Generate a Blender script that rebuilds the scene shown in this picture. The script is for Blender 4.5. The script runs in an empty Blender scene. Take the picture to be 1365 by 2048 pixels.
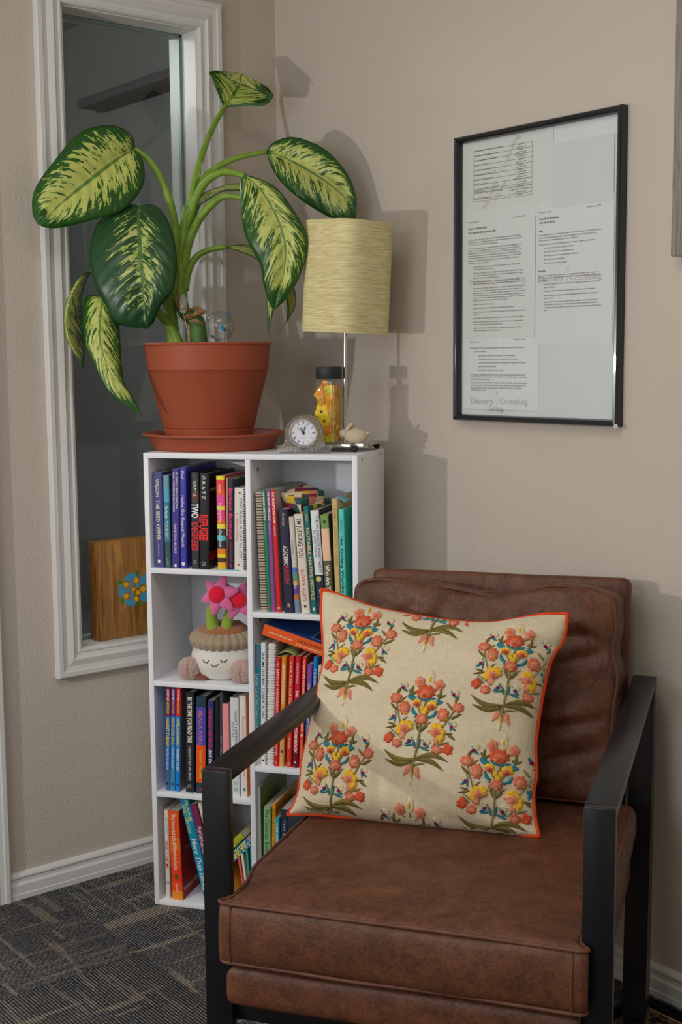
import bpy, bmesh, math, random
from mathutils import Vector, Matrix, Euler, noise
from mathutils.bvhtree import BVHTree

scn = bpy.context.scene
COL = scn.collection
random.seed(7)
R = math.radians

# ------------------------------------------------------------------ camera
FPX = 2555.5                       # focal length in pixels of the 1365 x 2048 frame
YAW, PITCH, ROLL = R(51.2861), R(6.7145), R(-0.4474)
CAM = Vector((2.7339, -1.9883, 1.25))
FW = Vector((-math.sin(YAW)*math.cos(PITCH), math.cos(YAW)*math.cos(PITCH), -math.sin(PITCH)))
RT0 = Vector((math.cos(YAW), math.sin(YAW), 0)); UP0 = RT0.cross(FW)
RT = RT0*math.cos(ROLL) + UP0*math.sin(ROLL)
UP = -RT0*math.sin(ROLL) + UP0*math.cos(ROLL)
cd = bpy.data.cameras.new('camera'); cam = bpy.data.objects.new('camera', cd); COL.objects.link(cam)
cd.sensor_fit = 'VERTICAL'; cd.sensor_height = 36.0; cd.lens = FPX*36.0/2048.0
cd.clip_start = 0.02
m3 = Matrix((RT, UP, -FW)).transposed()
cam.matrix_world = Matrix.Translation(CAM) @ m3.to_4x4()
scn.camera = cam

# ------------------------------------------------------------------ world, lights, exposure
w = bpy.data.worlds.new('world'); scn.world = w; w.use_nodes = True
w.node_tree.nodes['Background'].inputs[0].default_value = (0.8, 0.86, 1.0, 1)
w.node_tree.nodes['Background'].inputs[1].default_value = 0.3
scn.view_settings.view_transform = 'Standard'
scn.view_settings.look = 'None'
scn.view_settings.gamma = 1.0
scn.view_settings.use_curve_mapping = False
scn.view_settings.exposure = -0.5

def light(name, kind, loc, energy, color=(1, 1, 1), size=0.1, target=None, size_y=None):
    d = bpy.data.lights.new(name, kind); d.energy = energy; d.color = color
    if kind == 'AREA':
        d.size = size
        if size_y: d.shape = 'RECTANGLE'; d.size_y = size_y
    else:
        d.shadow_soft_size = size
    o = bpy.data.objects.new(name, d); COL.objects.link(o); o.location = loc
    if target is not None:
        o.rotation_euler = (Vector(target)-Vector(loc)).to_track_quat('-Z', 'Y').to_euler()
    return o
# unseen flash left of the camera (hard shadows straight onto the right wall)
light('flash_key', 'POINT', (0.66, -2.45, 1.235), 54, (1.0, 0.985, 0.97), 0.025)
# weaker unseen flash just left of the lens
light('flash_fill', 'POINT', (2.42, -1.98, 1.27), 9, (1.0, 0.985, 0.97), 0.05)
# unseen area lights added as soft fill, overhead and behind the camera
light('added_overhead_fill', 'AREA', (1.7, -1.6, 2.53), 19, (1.0, 0.97, 0.93), 1.2, target=(1.7, -1.6, 0))  # added light, no fixture is built on the ceiling
light('assumed_daylight_fill', 'AREA', (1.9, -3.5, 1.55), 30, (0.78, 0.88, 1.0), 1.5, target=(1.2, 0, 1.0), size_y=1.2)  # added light for assumed daylight, the rear wall has no window

# ------------------------------------------------------------------ measuring helpers
def ray(px, py):
    return FW + RT*((px-682.5)/FPX) - UP*((py-1024.0)/FPX)
def on_axis(px, py, axis, val):
    d = ray(px, py); t = (val-CAM[axis])/d[axis]; return CAM + d*t
D0 = 2.962                          # depth of the plant pot from the camera
def at(px, py, dd=0.0):             # point at a real depth
    return CAM + ray(px, py)*(D0+dd)
# bookcase frame: a along its front, b into it
BC0 = Vector((0.2378, -0.5523, 0)); BANG = R(35.347)
BE = Vector((math.cos(BANG), math.sin(BANG), 0)); BN = Vector((-math.sin(BANG), math.cos(BANG), 0))
BW, BH, BD = 0.495, 1.0515, 0.236
def bc(a, b, z): return BC0 + BE*a + BN*b + Vector((0, 0, z))
def pb(px, py, b):                  # (a, z) of a sight line on the plane b
    d = ray(px, py); t = (b-(CAM-BC0).dot(BN))/d.dot(BN); P = CAM + d*t
    return (P-BC0).dot(BE), P.z

# ------------------------------------------------------------------ materials
def lin(c):
    c = c/255.0
    return c/12.92 if c <= 0.04045 else ((c+0.055)/1.055)**2.4
KEXP = 0.78
def S(r, g, b):                     # photographed colour -> surface colour
    return tuple(min(0.88, lin(v)/KEXP) for v in (r, g, b))
MATS = {}
def mat(key, rgb=(0.5, 0.5, 0.5), rough=0.5, spec=0.4, metal=0.0, var=None, bump=None, sheen=0, coat=0, trans=0, ior=1.45, sss=0):
    if key in MATS: return MATS[key]
    m = bpy.data.materials.new(key); m.use_nodes = True; MATS[key] = m
    nt = m.node_tree; b = nt.nodes['Principled BSDF']
    b.inputs['Base Color'].default_value = (*rgb, 1); b.inputs['Roughness'].default_value = rough
    b.inputs['Specular IOR Level'].default_value = spec; b.inputs['Metallic'].default_value = metal
    b.inputs['IOR'].default_value = ior; b.inputs['Transmission Weight'].default_value = trans
    b.inputs['Coat Weight'].default_value = coat; b.inputs['Sheen Weight'].default_value = sheen
    if sss: b.inputs['Subsurface Weight'].default_value = sss; b.inputs['Subsurface Radius'].default_value = (.01, .006, .003)
    tc = nt.nodes.new('ShaderNodeTexCoord')
    if var:                         # (scale, amount)
        n = nt.nodes.new('ShaderNodeTexNoise'); n.inputs['Scale'].default_value = var[0]; n.inputs['Detail'].default_value = 6
        nt.links.new(tc.outputs['Object'], n.inputs['Vector'])
        r = nt.nodes.new('ShaderNodeMapRange'); r.inputs[1].default_value = .3; r.inputs[2].default_value = .7
        r.inputs[3].default_value = 1-var[1]; r.inputs[4].default_value = 1+var[1]
        nt.links.new(n.outputs['Fac'], r.inputs['Value'])
        x = nt.nodes.new('ShaderNodeVectorMath'); x.operation = 'SCALE'; x.inputs[0].default_value = rgb
        nt.links.new(r.outputs[0], x.inputs['Scale']); nt.links.new(x.outputs[0], b.inputs['Base Color'])
    if bump:                        # (scale, strength, distance[, stretch])
        n = nt.nodes.new('ShaderNodeTexNoise'); n.inputs['Scale'].default_value = bump[0]; n.inputs['Detail'].default_value = 3
        if len(bump) > 3:
            mp = nt.nodes.new('ShaderNodeMapping'); mp.inputs['Scale'].default_value = bump[3]
            nt.links.new(tc.outputs['Object'], mp.inputs['Vector']); nt.links.new(mp.outputs[0], n.inputs['Vector'])
        else: nt.links.new(tc.outputs['Object'], n.inputs['Vector'])
        bp = nt.nodes.new('ShaderNodeBump'); bp.inputs['Strength'].default_value = bump[1]; bp.inputs['Distance'].default_value = bump[2]
        nt.links.new(n.outputs['Fac'], bp.inputs['Height']); nt.links.new(bp.outputs[0], b.inputs['Normal'])
    return m
def flat(r, g, b, rough=0.45, spec=0.35):
    return mat('paint_%d_%d_%d_%d' % (r, g, b, int(rough*100)), S(r, g, b), rough, spec)
def thin_glass(key, tint=(1, 1, 1), refl=0.06, rough=0.0):
    if key in MATS: return MATS[key]
    m = bpy.data.materials.new(key); m.use_nodes = True; MATS[key] = m
    nt = m.node_tree; nt.nodes.clear()
    o = nt.nodes.new('ShaderNodeOutputMaterial'); mx = nt.nodes.new('ShaderNodeMixShader')
    t = nt.nodes.new('ShaderNodeBsdfTransparent'); t.inputs[0].default_value = (*tint, 1)
    g = nt.nodes.new('ShaderNodeBsdfGlossy'); g.inputs['Roughness'].default_value = rough
    lw = nt.nodes.new('ShaderNodeLayerWeight'); lw.inputs[0].default_value = .5      # Fresnel-like, the same from both faces
    pw_ = nt.nodes.new('ShaderNodeMath'); pw_.operation = 'POWER'; pw_.inputs[1].default_value = 4.0
    ma = nt.nodes.new('ShaderNodeMath'); ma.operation = 'MULTIPLY_ADD'; ma.inputs[1].default_value = .7; ma.inputs[2].default_value = refl*.5
    nt.links.new(lw.outputs['Facing'], pw_.inputs[0]); nt.links.new(pw_.outputs[0], ma.inputs[0]); nt.links.new(ma.outputs[0], mx.inputs[0])
    nt.links.new(t.outputs[0], mx.inputs[1]); nt.links.new(g.outputs[0], mx.inputs[2])
    nt.links.new(mx.outputs[0], o.inputs[0]); return m
def nodes_of(key):
    m = bpy.data.materials.new(key); m.use_nodes = True; MATS[key] = m
    nt = m.node_tree
    def N(t, **kw):
        n = nt.nodes.new('ShaderNode'+t)
        for k, v in kw.items():
            if k.startswith('i_'): n.inputs[int(k[2:]) if k[2:].isdigit() else k[2:].replace('_', ' ')].default_value = v
            else: setattr(n, k, v)
        return n
    return m, nt, N, (lambda a, b: nt.links.new(a, b)), nt.nodes['Principled BSDF']
def math_node(N, L, op, a, b=None, clamp=False):
    n = N('Math', operation=op, use_clamp=clamp)
    for i, v in enumerate((a, b)):
        if v is None: continue
        if isinstance(v, (int, float)): n.inputs[i].default_value = v
        else: L(v, n.inputs[i])
    return n.outputs[0]
def mix_col(N, L, fac, a, b):
    n = N('Mix', data_type='RGBA')
    L(fac, n.inputs[0])
    for i, v in ((6, a), (7, b)):
        if isinstance(v, tuple): n.inputs[i].default_value = (*v, 1)
        else: L(v, n.inputs[i])
    return n.outputs[2]

# ------------------------------------------------------------------ mesh builder
class MB:
    def __init__(s): s.v = []; s.f = []; s.m = []; s.mats = []; s.uv = None
    def mi(s, m):
        if m not in s.mats: s.mats.append(m)
        return s.mats.index(m)
    def add(s, vs, fs, m):
        o = len(s.v); k = s.mi(m); s.v.extend(Vector(v) for v in vs)
        for f in fs: s.f.append([i+o for i in f]); s.m.append(k)
    def box(s, lo, hi, m, M=None):
        x0, y0, z0 = lo; x1, y1, z1 = hi
        vs = [Vector(p) for p in ((x0,y0,z0),(x1,y0,z0),(x1,y1,z0),(x0,y1,z0),(x0,y0,z1),(x1,y0,z1),(x1,y1,z1),(x0,y1,z1))]
        if M: vs = [M @ v for v in vs]
        s.add(vs, [(0,3,2,1),(4,5,6,7),(0,1,5,4),(1,2,6,5),(2,3,7,6),(3,0,4,7)], m)
    def bbox(s, lo, hi, m, r=0.002, M=None):          # bevelled box
        bm = bmesh.new(); bmesh.ops.create_cube(bm, size=1)
        c = [(lo[i]+hi[i])/2 for i in range(3)]; d = [hi[i]-lo[i] for i in range(3)]
        for v in bm.verts: v.co = Vector((c[i]+v.co[i]*d[i] for i in range(3)))
        bmesh.ops.bevel(bm, geom=bm.edges[:], offset=r, segments=2, affect='EDGES', profile=.5)
        s.bm(bm, m, M)
    def bm(s, bm, m, M=None):
        bm.verts.index_update()
        s.add([(M @ v.co if M else v.co.copy()) for v in bm.verts], [[v.index for v in f.verts] for f in bm.faces], m); bm.free()
    def tube(s, pts, rad, m, n=8, closed=False, cap=True):
        pts = [Vector(p) for p in pts]; k = len(pts)
        rad = rad if isinstance(rad, (list, tuple)) else [rad]*k
        t = [((pts[(i+1) % k] if closed or i < k-1 else pts[i]) - (pts[i-1] if closed or i > 0 else pts[i])).normalized() for i in range(k)]
        ref = Vector((0, 0, 1)) if abs(t[0].z) < .9 else Vector((1, 0, 0))
        u = t[0].cross(ref).normalized(); vs = []
        for i in range(k):
            u = (u - t[i]*u.dot(t[i])).normalized(); w_ = t[i].cross(u)
            for j in range(n):
                a = 2*math.pi*j/n; vs.append(pts[i] + (u*math.cos(a)+w_*math.sin(a))*rad[i])
        fs = []
        for i in range(k if closed else k-1):
            for j in range(n):
                fs.append((i*n+j, i*n+(j+1) % n, ((i+1) % k)*n+(j+1) % n, ((i+1) % k)*n+j))
        if cap and not closed: fs += [tuple(range(n))[::-1], tuple((k-1)*n+j for j in range(n))]
        s.add(vs, fs, m)
    def lathe(s, prof, m, n=48, M=None, closed=False):
        vs = []; fs = []; k = len(prof)
        for i in range(n):
            a = 2*math.pi*i/n
            for r, z in prof:
                p = Vector((r*math.cos(a), r*math.sin(a), z)); vs.append(M @ p if M else p)
        for i in range(n):
            for j in range(k if closed else k-1):
                j2 = (j+1) % k
                fs.append((i*k+j, ((i+1) % n)*k+j, ((i+1) % n)*k+j2, i*k+j2))
        s.add(vs, fs, m)
    def grid(s, P, m, flip=False, uv=None):
        r = len(P); c = len(P[0]); fs = []
        for i in range(r-1):
            for j in range(c-1):
                f = (i*c+j, i*c+j+1, (i+1)*c+j+1, (i+1)*c+j); fs.append(f[::-1] if flip else f)
        if uv:
            if s.uv is None: s.uv = {}
            o = len(s.v)
            for i in range(r):
                for j in range(c): s.uv[o+i*c+j] = uv[i][j]
        s.add([p for row in P for p in row], fs, m)
    def ball(s, c, r, m, seg=12, ring=8, M=None):
        bm = bmesh.new(); bmesh.ops.create_uvsphere(bm, u_segments=seg, v_segments=ring, radius=1)
        rr = r if isinstance(r, (tuple, list)) else (r, r, r)
        for v in bm.verts: v.co = Vector((c[i]+v.co[i]*rr[i] for i in range(3)))
        s.bm(bm, m, M)
    def build(s, name, parent=None, smooth=True, angle=None, xf=None):
        me = bpy.data.meshes.new(name); me.from_pydata([(xf @ v if xf else v)[:] for v in s.v], [], s.f)
        for m in s.mats: me.materials.append(m)
        me.polygons.foreach_set('material_index', s.m)
        if s.uv:
            ul = me.uv_layers.new(name='UVMap')
            for lp in me.loops: ul.data[lp.index].uv = s.uv.get(lp.vertex_index, (0, 0))
        if smooth:
            me.polygons.foreach_set('use_smooth', [True]*len(s.f))
            me.set_sharp_from_angle(angle=R(angle or 35))
        me.update()
        o = bpy.data.objects.new(name, me); COL.objects.link(o)
        if parent: o.parent = parent
        return o
def thing(name, label, cat, M=None, group=None):
    o = bpy.data.objects.new(name, None); COL.objects.link(o); o.empty_display_size = .05
    if M is not None: o.matrix_world = M
    o['label'] = label; o['category'] = cat
    if group: o['group'] = group
    return o
def tag(o, label, cat, group=None):
    o['label'] = label; o['category'] = cat
    if group: o['group'] = group
    return o
def struct(o, label=None, cat=None):
    o['kind'] = 'structure'
    if label: o['label'] = label
    if cat: o['category'] = cat
    return o
def frame(o, x, y=None, z=None):
    x = Vector(x).normalized()
    if z is None: z = Vector((0, 0, 1))
    y = Vector(y) if y is not None else Vector(z).cross(x)
    y = y.normalized(); z = x.cross(y)
    M = Matrix((x, y, z)).transposed().to_4x4(); M.translation = Vector(o); return M
def spline(pts, n):                 # Catmull-Rom through tuples
    k = len(pts); out = []
    for i in range(n):
        t = i/(n-1)*(k-1); j = min(int(t), k-2); f = t-j
        p0, p1, p2, p3 = (pts[max(j-1, 0)], pts[j], pts[j+1], pts[min(j+2, k-1)])
        out.append(tuple(0.5*((2*b)+(-a+c)*f+(2*a-5*b+4*c-d)*f*f+(-a+3*b-3*c+d)*f**3) for a, b, c, d in zip(p0, p1, p2, p3)))
    return out
# printed lettering
_tx = {}
def glyphs(text, shear=0.0, bold=0.0):
    key = (text, shear, bold)
    if key in _tx: return _tx[key]
    c = bpy.data.curves.new('t', 'FONT'); c.body = text; c.resolution_u = 3; c.shear = shear; c.offset = bold
    o = bpy.data.objects.new('t', c); me = bpy.data.meshes.new_from_object(o)
    vs = [v.co.copy() for v in me.vertices]; fs = [list(p.vertices) for p in me.polygons]
    bpy.data.objects.remove(o); bpy.data.curves.remove(c); bpy.data.meshes.remove(me)
    if vs:
        x0 = min(v.x for v in vs); x1 = max(v.x for v in vs)
        vs = [Vector(((v.x-x0)/max(x1-x0, 1e-6), v.y, 0)) for v in vs]   # length 1, font height in em
    _tx[key] = (vs, fs); return _tx[key]
def put_text(mb, text, o, ux, uy, length, cap, m, shear=0.0, bold=0.0, fn=None):
    vs, fs = glyphs(text, shear, bold+.008)
    o = Vector(o); ux = Vector(ux); uy = Vector(uy); k = cap/0.69
    pts = [o + ux*(v.x*length) + uy*(v.y*k) for v in vs]
    if fn: pts = [fn(p) for p in pts]
    mb.add(pts, fs, m)

# ================================================================== room
WALL = mat('wall_paint', (.575, .507, .43), .75, .25, bump=(170, .35, .004))
TRIMW = mat('trim_paint', (.70, .69, .66), .35, .45)
CEIL = mat('ceiling_paint', (.62, .60, .57), .9, .1)
GREYW = mat('hall_paint', (.30, .30, .30), .8, .2)
DARKW = mat('hall_shelf_shade', (.11, .11, .12), .7, .2)  # dark colour stands in for shade on the shelf's underside
X1, Y1, ZC = 3.6, -3.6, 2.62
OY0, OY1, OZ0, OZ1 = -.600, -.238, .573, 2.058      # interior window opening
b = MB()
b.box((-.12, Y1, 0), (0, OY0, ZC), WALL); b.box((-.12, OY1, 0), (0, .12, ZC), WALL)
b.box((-.12, OY0, 0), (0, OY1, OZ0), WALL); b.box((-.12, OY0, OZ1), (0, OY1, ZC), WALL)
struct(b.build('wall_left', smooth=False))
b = MB(); b.box((0, 0, 0), (X1, .12, ZC), WALL); struct(b.build('wall_right', smooth=False))
b = MB(); b.box((X1, Y1, 0), (X1+.1, .12, ZC), WALL); struct(b.build('wall_front', smooth=False))
b = MB(); b.box((-.12, Y1-.1, 0), (X1+.1, Y1, ZC), WALL); struct(b.build('wall_rear', smooth=False))
b = MB(); b.box((-.12, Y1-.1, ZC), (X1+.1, .12, ZC+.1), CEIL); struct(b.build('ceiling', smooth=False))
# the dim room beyond the interior window
b = MB(); b.box((-3.2, -1.6, -.1), (-3.1, 1.1, 2.9), GREYW); b.box((-3.2, 1.0, -.1), (-.12, 1.1, 2.9), GREYW)
b.box((-3.2, -1.7, -.1), (-.12, -1.6, 2.9), GREYW); b.box((-3.2, -1.7, 2.85), (-.12, 1.1, 2.95), GREYW); b.box((-3.2, -1.7, -.1), (-.12, 1.1, 0), GREYW)
struct(b.build('wall_beyond', smooth=False))
b = MB(); b.bbox((-2.72, .85, 2.41), (-.4, 1.0, 2.45), DARKW, .004)
tag(b.build('hall_shelf'), 'wall shelf darkened with painted shade, seen dimly through the interior window', 'shelf')
light('hall_fill', 'POINT', (-1.5, -.9, 2.3), 44, (1, .98, .95), .15)  # added fill, lifts the far room to an even grey

# window casing, jambs and pane
win = bpy.data.objects.new('window_1', None); COL.objects.link(win); struct(win)
PROF = [(0, 0), (0, .017), (.003, .019), (.013, .019), (.015, .016), (.018, .0155), (.026, .0145), (.034, .017), (.041, .0185), (.043, .0165), (.047, .014), (.054, .0125), (.057, .0145), (.061, .0145), (.064, .010), (.066, 0)]
def casing(parent, y0, y1, z0, z1, name, sides='LRTB'):
    def ring(u): return {'BL': (y0+u, z0+u), 'BR': (y1-u, z0+u), 'TR': (y1-u, z1-u), 'TL': (y0+u, z1-u)}
    for sd, (p, q) in {'L': ('TL', 'BL'), 'B': ('BL', 'BR'), 'R': ('BR', 'TR'), 'T': ('TR', 'TL')}.items():
        if sd not in sides: continue
        mb = MB(); P = []
        for u, h in PROF:
            r = ring(u); P.append([Vector((h+.0005, *r[p])), Vector((h+.0005, *r[q]))])
        mb.grid(P, TRIMW); mb.build(name, parent, angle=18)
casing(win, -.668, -.174, .511, 2.122, 'window_casing')
for lo, hi in (((-.12, OY0, OZ0-.001), (.001, OY0+.004, OZ1)), ((-.12, OY1-.004, OZ0), (.001, OY1, OZ1)), ((-.12, OY0, OZ0-.001), (.001, OY1, OZ0+.004)), ((-.12, OY0, OZ1-.004), (.001, OY1, OZ1))):
    b = MB(); b.box(lo, hi, TRIMW); b.build('window_jamb', win, smooth=False)
b = MB(); b.box((-.064, OY0+.004, OZ0+.004), (-.058, OY1-.004, OZ1-.004), thin_glass('window_glass', (.86, .9, .89), .07)); b.build('window_pane', win, smooth=False)
STOP = mat('glass_stop', S(150, 160, 152), .3, .5)
for lo, hi in (((-.075, OY0+.004, OZ0+.004), (-.064, OY0+.010, OZ1-.004)), ((-.075, OY1-.010, OZ0+.004), (-.064, OY1-.004, OZ1-.004)), ((-.075, OY0+.004, OZ0+.004), (-.064, OY1-.004, OZ0+.012)), ((-.075, OY0+.004, OZ1-.010), (-.064, OY1-.004, OZ1-.004))):
    b = MB(); b.box(lo, hi, STOP); b.build('window_stop', win, smooth=False)
# door casing at the left edge of the picture, baseboards
tr = bpy.data.objects.new('trim_1', None); COL.objects.link(tr); struct(tr)
casing(tr, -1.80, -.806, -.40, 2.10, 'door_casing', 'R')
DP = mat('door_paint', S(176, 172, 164), .4, .4)
b = MB(); b.box((-.02, -1.74, 0), (.006, -.872, 2.03), DP); struct(b.build('door_1', smooth=False))
BP = [(0, 0), (.014, 0), (.014, .012), (.0125, .014), (.0125, .034), (.009, .040), (.0085, .048), (.011, .051), (.011, .055), (.007, .061), (0, .063)]
b = MB(); b.grid([[Vector((x, -.806, z)), Vector((x, 0, z))] for x, z in BP], TRIMW, flip=True); struct(b.build('baseboard_left', angle=20))
b = MB(); b.grid([[Vector((0, -x, z)), Vector((X1, -x, z))] for x, z in BP], TRIMW, flip=True); struct(b.build('baseboard_right', angle=20))

# carpet: square tiles laid quarter turned
def carpet_mat():
    m, nt, N, L, B = nodes_of('carpet_tile')
    tc = N('TexCoord'); sx = N('SeparateXYZ'); L(tc.outputs['Object'], sx.inputs[0])
    info = N('ObjectInfo'); off = math_node(N, L, 'MULTIPLY', info.outputs['Random'], 31.0)
    xq = math_node(N, L, 'MULTIPLY', math_node(N, L, 'FLOOR', math_node(N, L, 'DIVIDE', sx.outputs[0], .0068)), .0068)
    yq = math_node(N, L, 'MULTIPLY', math_node(N, L, 'FLOOR', math_node(N, L, 'DIVIDE', sx.outputs[1], .009)), .009)
    xw = math_node(N, L, 'MULTIPLY', math_node(N, L, 'FLOOR', math_node(N, L, 'DIVIDE', sx.outputs[0], .0272)), .0272)
    def streak(fx, fy, lo, hi, seed, detail=2, X=None, Y=None):
        cb = N('CombineXYZ'); L(math_node(N, L, 'MULTIPLY', X or sx.outputs[0], fx), cb.inputs[0]); L(math_node(N, L, 'MULTIPLY', Y or sx.outputs[1], fy), cb.inputs[1])
        L(math_node(N, L, 'ADD', off, seed), cb.inputs[2])
        n = N('TexNoise'); n.inputs['Scale'].default_value = 1.0; n.inputs['Detail'].default_value = detail; L(cb.outputs[0], n.inputs['Vector'])
        r = N('MapRange'); r.inputs[1].default_value = lo; r.inputs[2].default_value = hi; L(n.outputs['Fac'], r.inputs[0]); return r.outputs[0]
    rows = math_node(N, L, 'SINE', math_node(N, L, 'MULTIPLY', sx.outputs[0], 2*math.pi/.0068))
    rows = math_node(N, L, 'ADD', math_node(N, L, 'MULTIPLY', rows, .5), .5)
    tuft = streak(150, 160, .32, .68, 3.0, 2)
    loop = math_node(N, L, 'MULTIPLY', rows, tuft)
    a1 = streak(75, 3.2, .62, .65, 11.0, 1, xq)       # long thin lines along the rows
    a2 = streak(5.0, 40, .655, .68, 23.0, 0, xw, yq)       # broader bars across the rows
    soft = streak(9, 9, .40, .62, 37.0)
    acc = math_node(N, L, 'MAXIMUM', math_node(N, L, 'MULTIPLY', a1, .65), math_node(N, L, 'MULTIPLY', a2, .9))
    acc = math_node(N, L, 'MULTIPLY', acc, math_node(N, L, 'ADD', math_node(N, L, 'MULTIPLY', loop, .9), .25), True)
    base = mix_col(N, L, loop, S(40, 42, 46), S(126, 124, 122))
    base = mix_col(N, L, math_node(N, L, 'MULTIPLY', math_node(N, L, 'MULTIPLY', soft, loop), .5), base, S(150, 140, 128))
    col = mix_col(N, L, acc, base, S(152, 139, 122))
    L(col, B.inputs['Base Color']); B.inputs['Roughness'].default_value = .95; B.inputs['Specular IOR Level'].default_value = .1
    bp = N('Bump'); bp.inputs['Strength'].default_value = .8; bp.inputs['Distance'].default_value = .003
    L(math_node(N, L, 'ADD', loop, math_node(N, L, 'MULTIPLY', rows, .5)), bp.inputs['Height']); L(bp.outputs[0], B.inputs['Normal'])
    return m
CARPET = carpet_mat()
b = MB(); b.box((0, Y1, -.05), (X1, 0, -.006), mat('subfloor', (.03, .03, .03), .9, .1)); flo = struct(b.build('floor', smooth=False))
TS = .5
bmt = MB(); bmt.bbox((-TS/2+.0004, -TS/2+.0004, -.006), (TS/2-.0004, TS/2-.0004, 0), CARPET, .0012)
tile0 = None
JX, JY = .435, -.705
for i in range(-1, 7):
    for j in range(-6, 2):
        x0 = max(JX+i*TS, 0); x1 = min(JX+(i+1)*TS, X1); y0 = max(JY+j*TS, Y1); y1 = min(JY+(j+1)*TS, 0)
        if x1-x0 < .02 or y1-y0 < .02: continue
        full = x1-x0 > TS-.001 and y1-y0 > TS-.001
        if full and tile0 is not None:
            o = tile0.copy(); COL.objects.link(o)
        elif full:
            o = bmt.build('carpet_tile', flo); tile0 = o
        else:
            mb = MB(); cx = JX+(i+.5)*TS; cy = JY+(j+.5)*TS
            q = (i+j) % 2
            lo = (x0-cx+.0004, y0-cy+.0004); hi = (x1-cx-.0004, y1-cy-.0004)
            if q: lo, hi = (lo[1], -hi[0]), (hi[1], -lo[0])
            mb.bbox((lo[0], lo[1], -.006), (hi[0], hi[1], 0), CARPET, .0012); o = mb.build('carpet_tile', flo)
        o.parent = flo; o.location = (JX+(i+.5)*TS, JY+(j+.5)*TS, 0); o.rotation_euler = (0, 0, R(90) if (i+j) % 2 else 0)

# patterned rug with a black border under the chair's right side
def rug_mat():
    m, nt, N, L, B = nodes_of('rug_pile')
    tc = N('TexCoord'); n = N('TexVoronoi'); n.inputs['Scale'].default_value = 42; L(tc.outputs['Object'], n.inputs['Vector'])
    n2 = N('TexNoise'); n2.inputs['Scale'].default_value = 60; n2.inputs['Detail'].default_value = 3; L(tc.outputs['Object'], n2.inputs['Vector'])
    r1 = N('MapRange'); r1.inputs[1].default_value = .42; r1.inputs[2].default_value = .5; L(n2.outputs['Fac'], r1.inputs[0])
    r2 = N('MapRange'); r2.inputs[1].default_value = .57; r2.inputs[2].default_value = .6; L(n2.outputs['Fac'], r2.inputs[0])
    c = mix_col(N, L, r1.outputs[0], S(40, 30, 24), S(120, 104, 76)); c = mix_col(N, L, r2.outputs[0], c, S(92, 36, 30))
    L(c, B.inputs['Base Color']); B.inputs['Roughness'].default_value = .95; B.inputs['Specular IOR Level'].default_value = .1
    return m
rug = thing('area_rug', 'tan and red patterned area rug with black border beside the right baseboard', 'rug', Matrix.Translation((0, 0, .0)))
BLK = mat('rug_border', S(20, 20, 22), .95, .1)
b = MB(); b.bbox((1.262, -1.3, .0003), (2.2, -.064, .004), rug_mat(), .001); b.build('pile', rug)
for lo, hi in (((1.232, -1.33, .0003), (1.262, -.028, .0045)), ((1.262, -.064, .0003), (2.23, -.028, .0045)), ((2.2, -1.33, .0003), (2.23, -.064, .0045)), ((1.262, -1.33, .0003), (2.2, -1.3, .0045))):
    b = MB(); b.bbox(lo, hi, BLK, .001); b.build('border', rug)
b = MB(); b.box((1.262, -.0665, .003), (2.2, -.0645, .0048), flat(170, 160, 140)); b.build('binding_stitch', rug, smooth=False)

# ================================================================== bookcase
WHITE = mat('white_laminate', (.84, .853, .88), .4, .35)
bk = thing('bookcase', 'white laminate bookcase with seven open compartments standing across the corner', 'bookcase', frame(BC0, BE))
T = .012
def bpart(name, lo, hi, m=WHITE, r=.0008):
    mb = MB(); mb.bbox(lo, hi, m, r); return mb.build(name, bk)
bpart('side_panel', (0, 0, 0), (T, BD, BH)); bpart('side_panel', (BW-T, 0, 0), (BW, BD, BH))
bpart('top_panel', (T, 0, BH-T), (BW-T, BD, BH)); bpart('divider', (.241, 0, T), (.253, BD-.006, BH-T))
bpart('bottom_panel', (T, 0, 0), (BW-T, BD, T))
LZ = (.272, .532, .792); RZ = (.351, .702)
for z in LZ: bpart('shelf', (T, 0, z-T), (.241, BD-.006, z))
for z in RZ: bpart('shelf', (.253, 0, z-T), (BW-T, BD-.006, z))
bpart('back_panel', (T, BD-.006, T), (BW-T, BD, BH-T))
CAPM = mat('screw_brass', S(120, 100, 70), .4, .5, .6)
for a, bb, z in ((BW, .04, 1.040), (BW, .20, 1.040), (BW, .04, .70), (BW, .2, .70)):
    mb = MB(); mb.lathe([(0, .0008), (.003, .0008), (.004, .0001)], CAPM, 14, Matrix.Translation((a, bb, z)) @ Matrix.Rotation(R(90), 4, 'Y')); mb.build('screw_cap', bk)
for a, bb, z in ((.253, .05, 1.015), (.253, .05, .675)):
    mb = MB(); mb.lathe([(0, .0008), (.0045, .0008), (.0055, .0001)], CAPM, 14, Matrix.Translation((a, bb, z)) @ Matrix.Rotation(R(90), 4, 'Y')); mb.build('screw_cap', bk)

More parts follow.
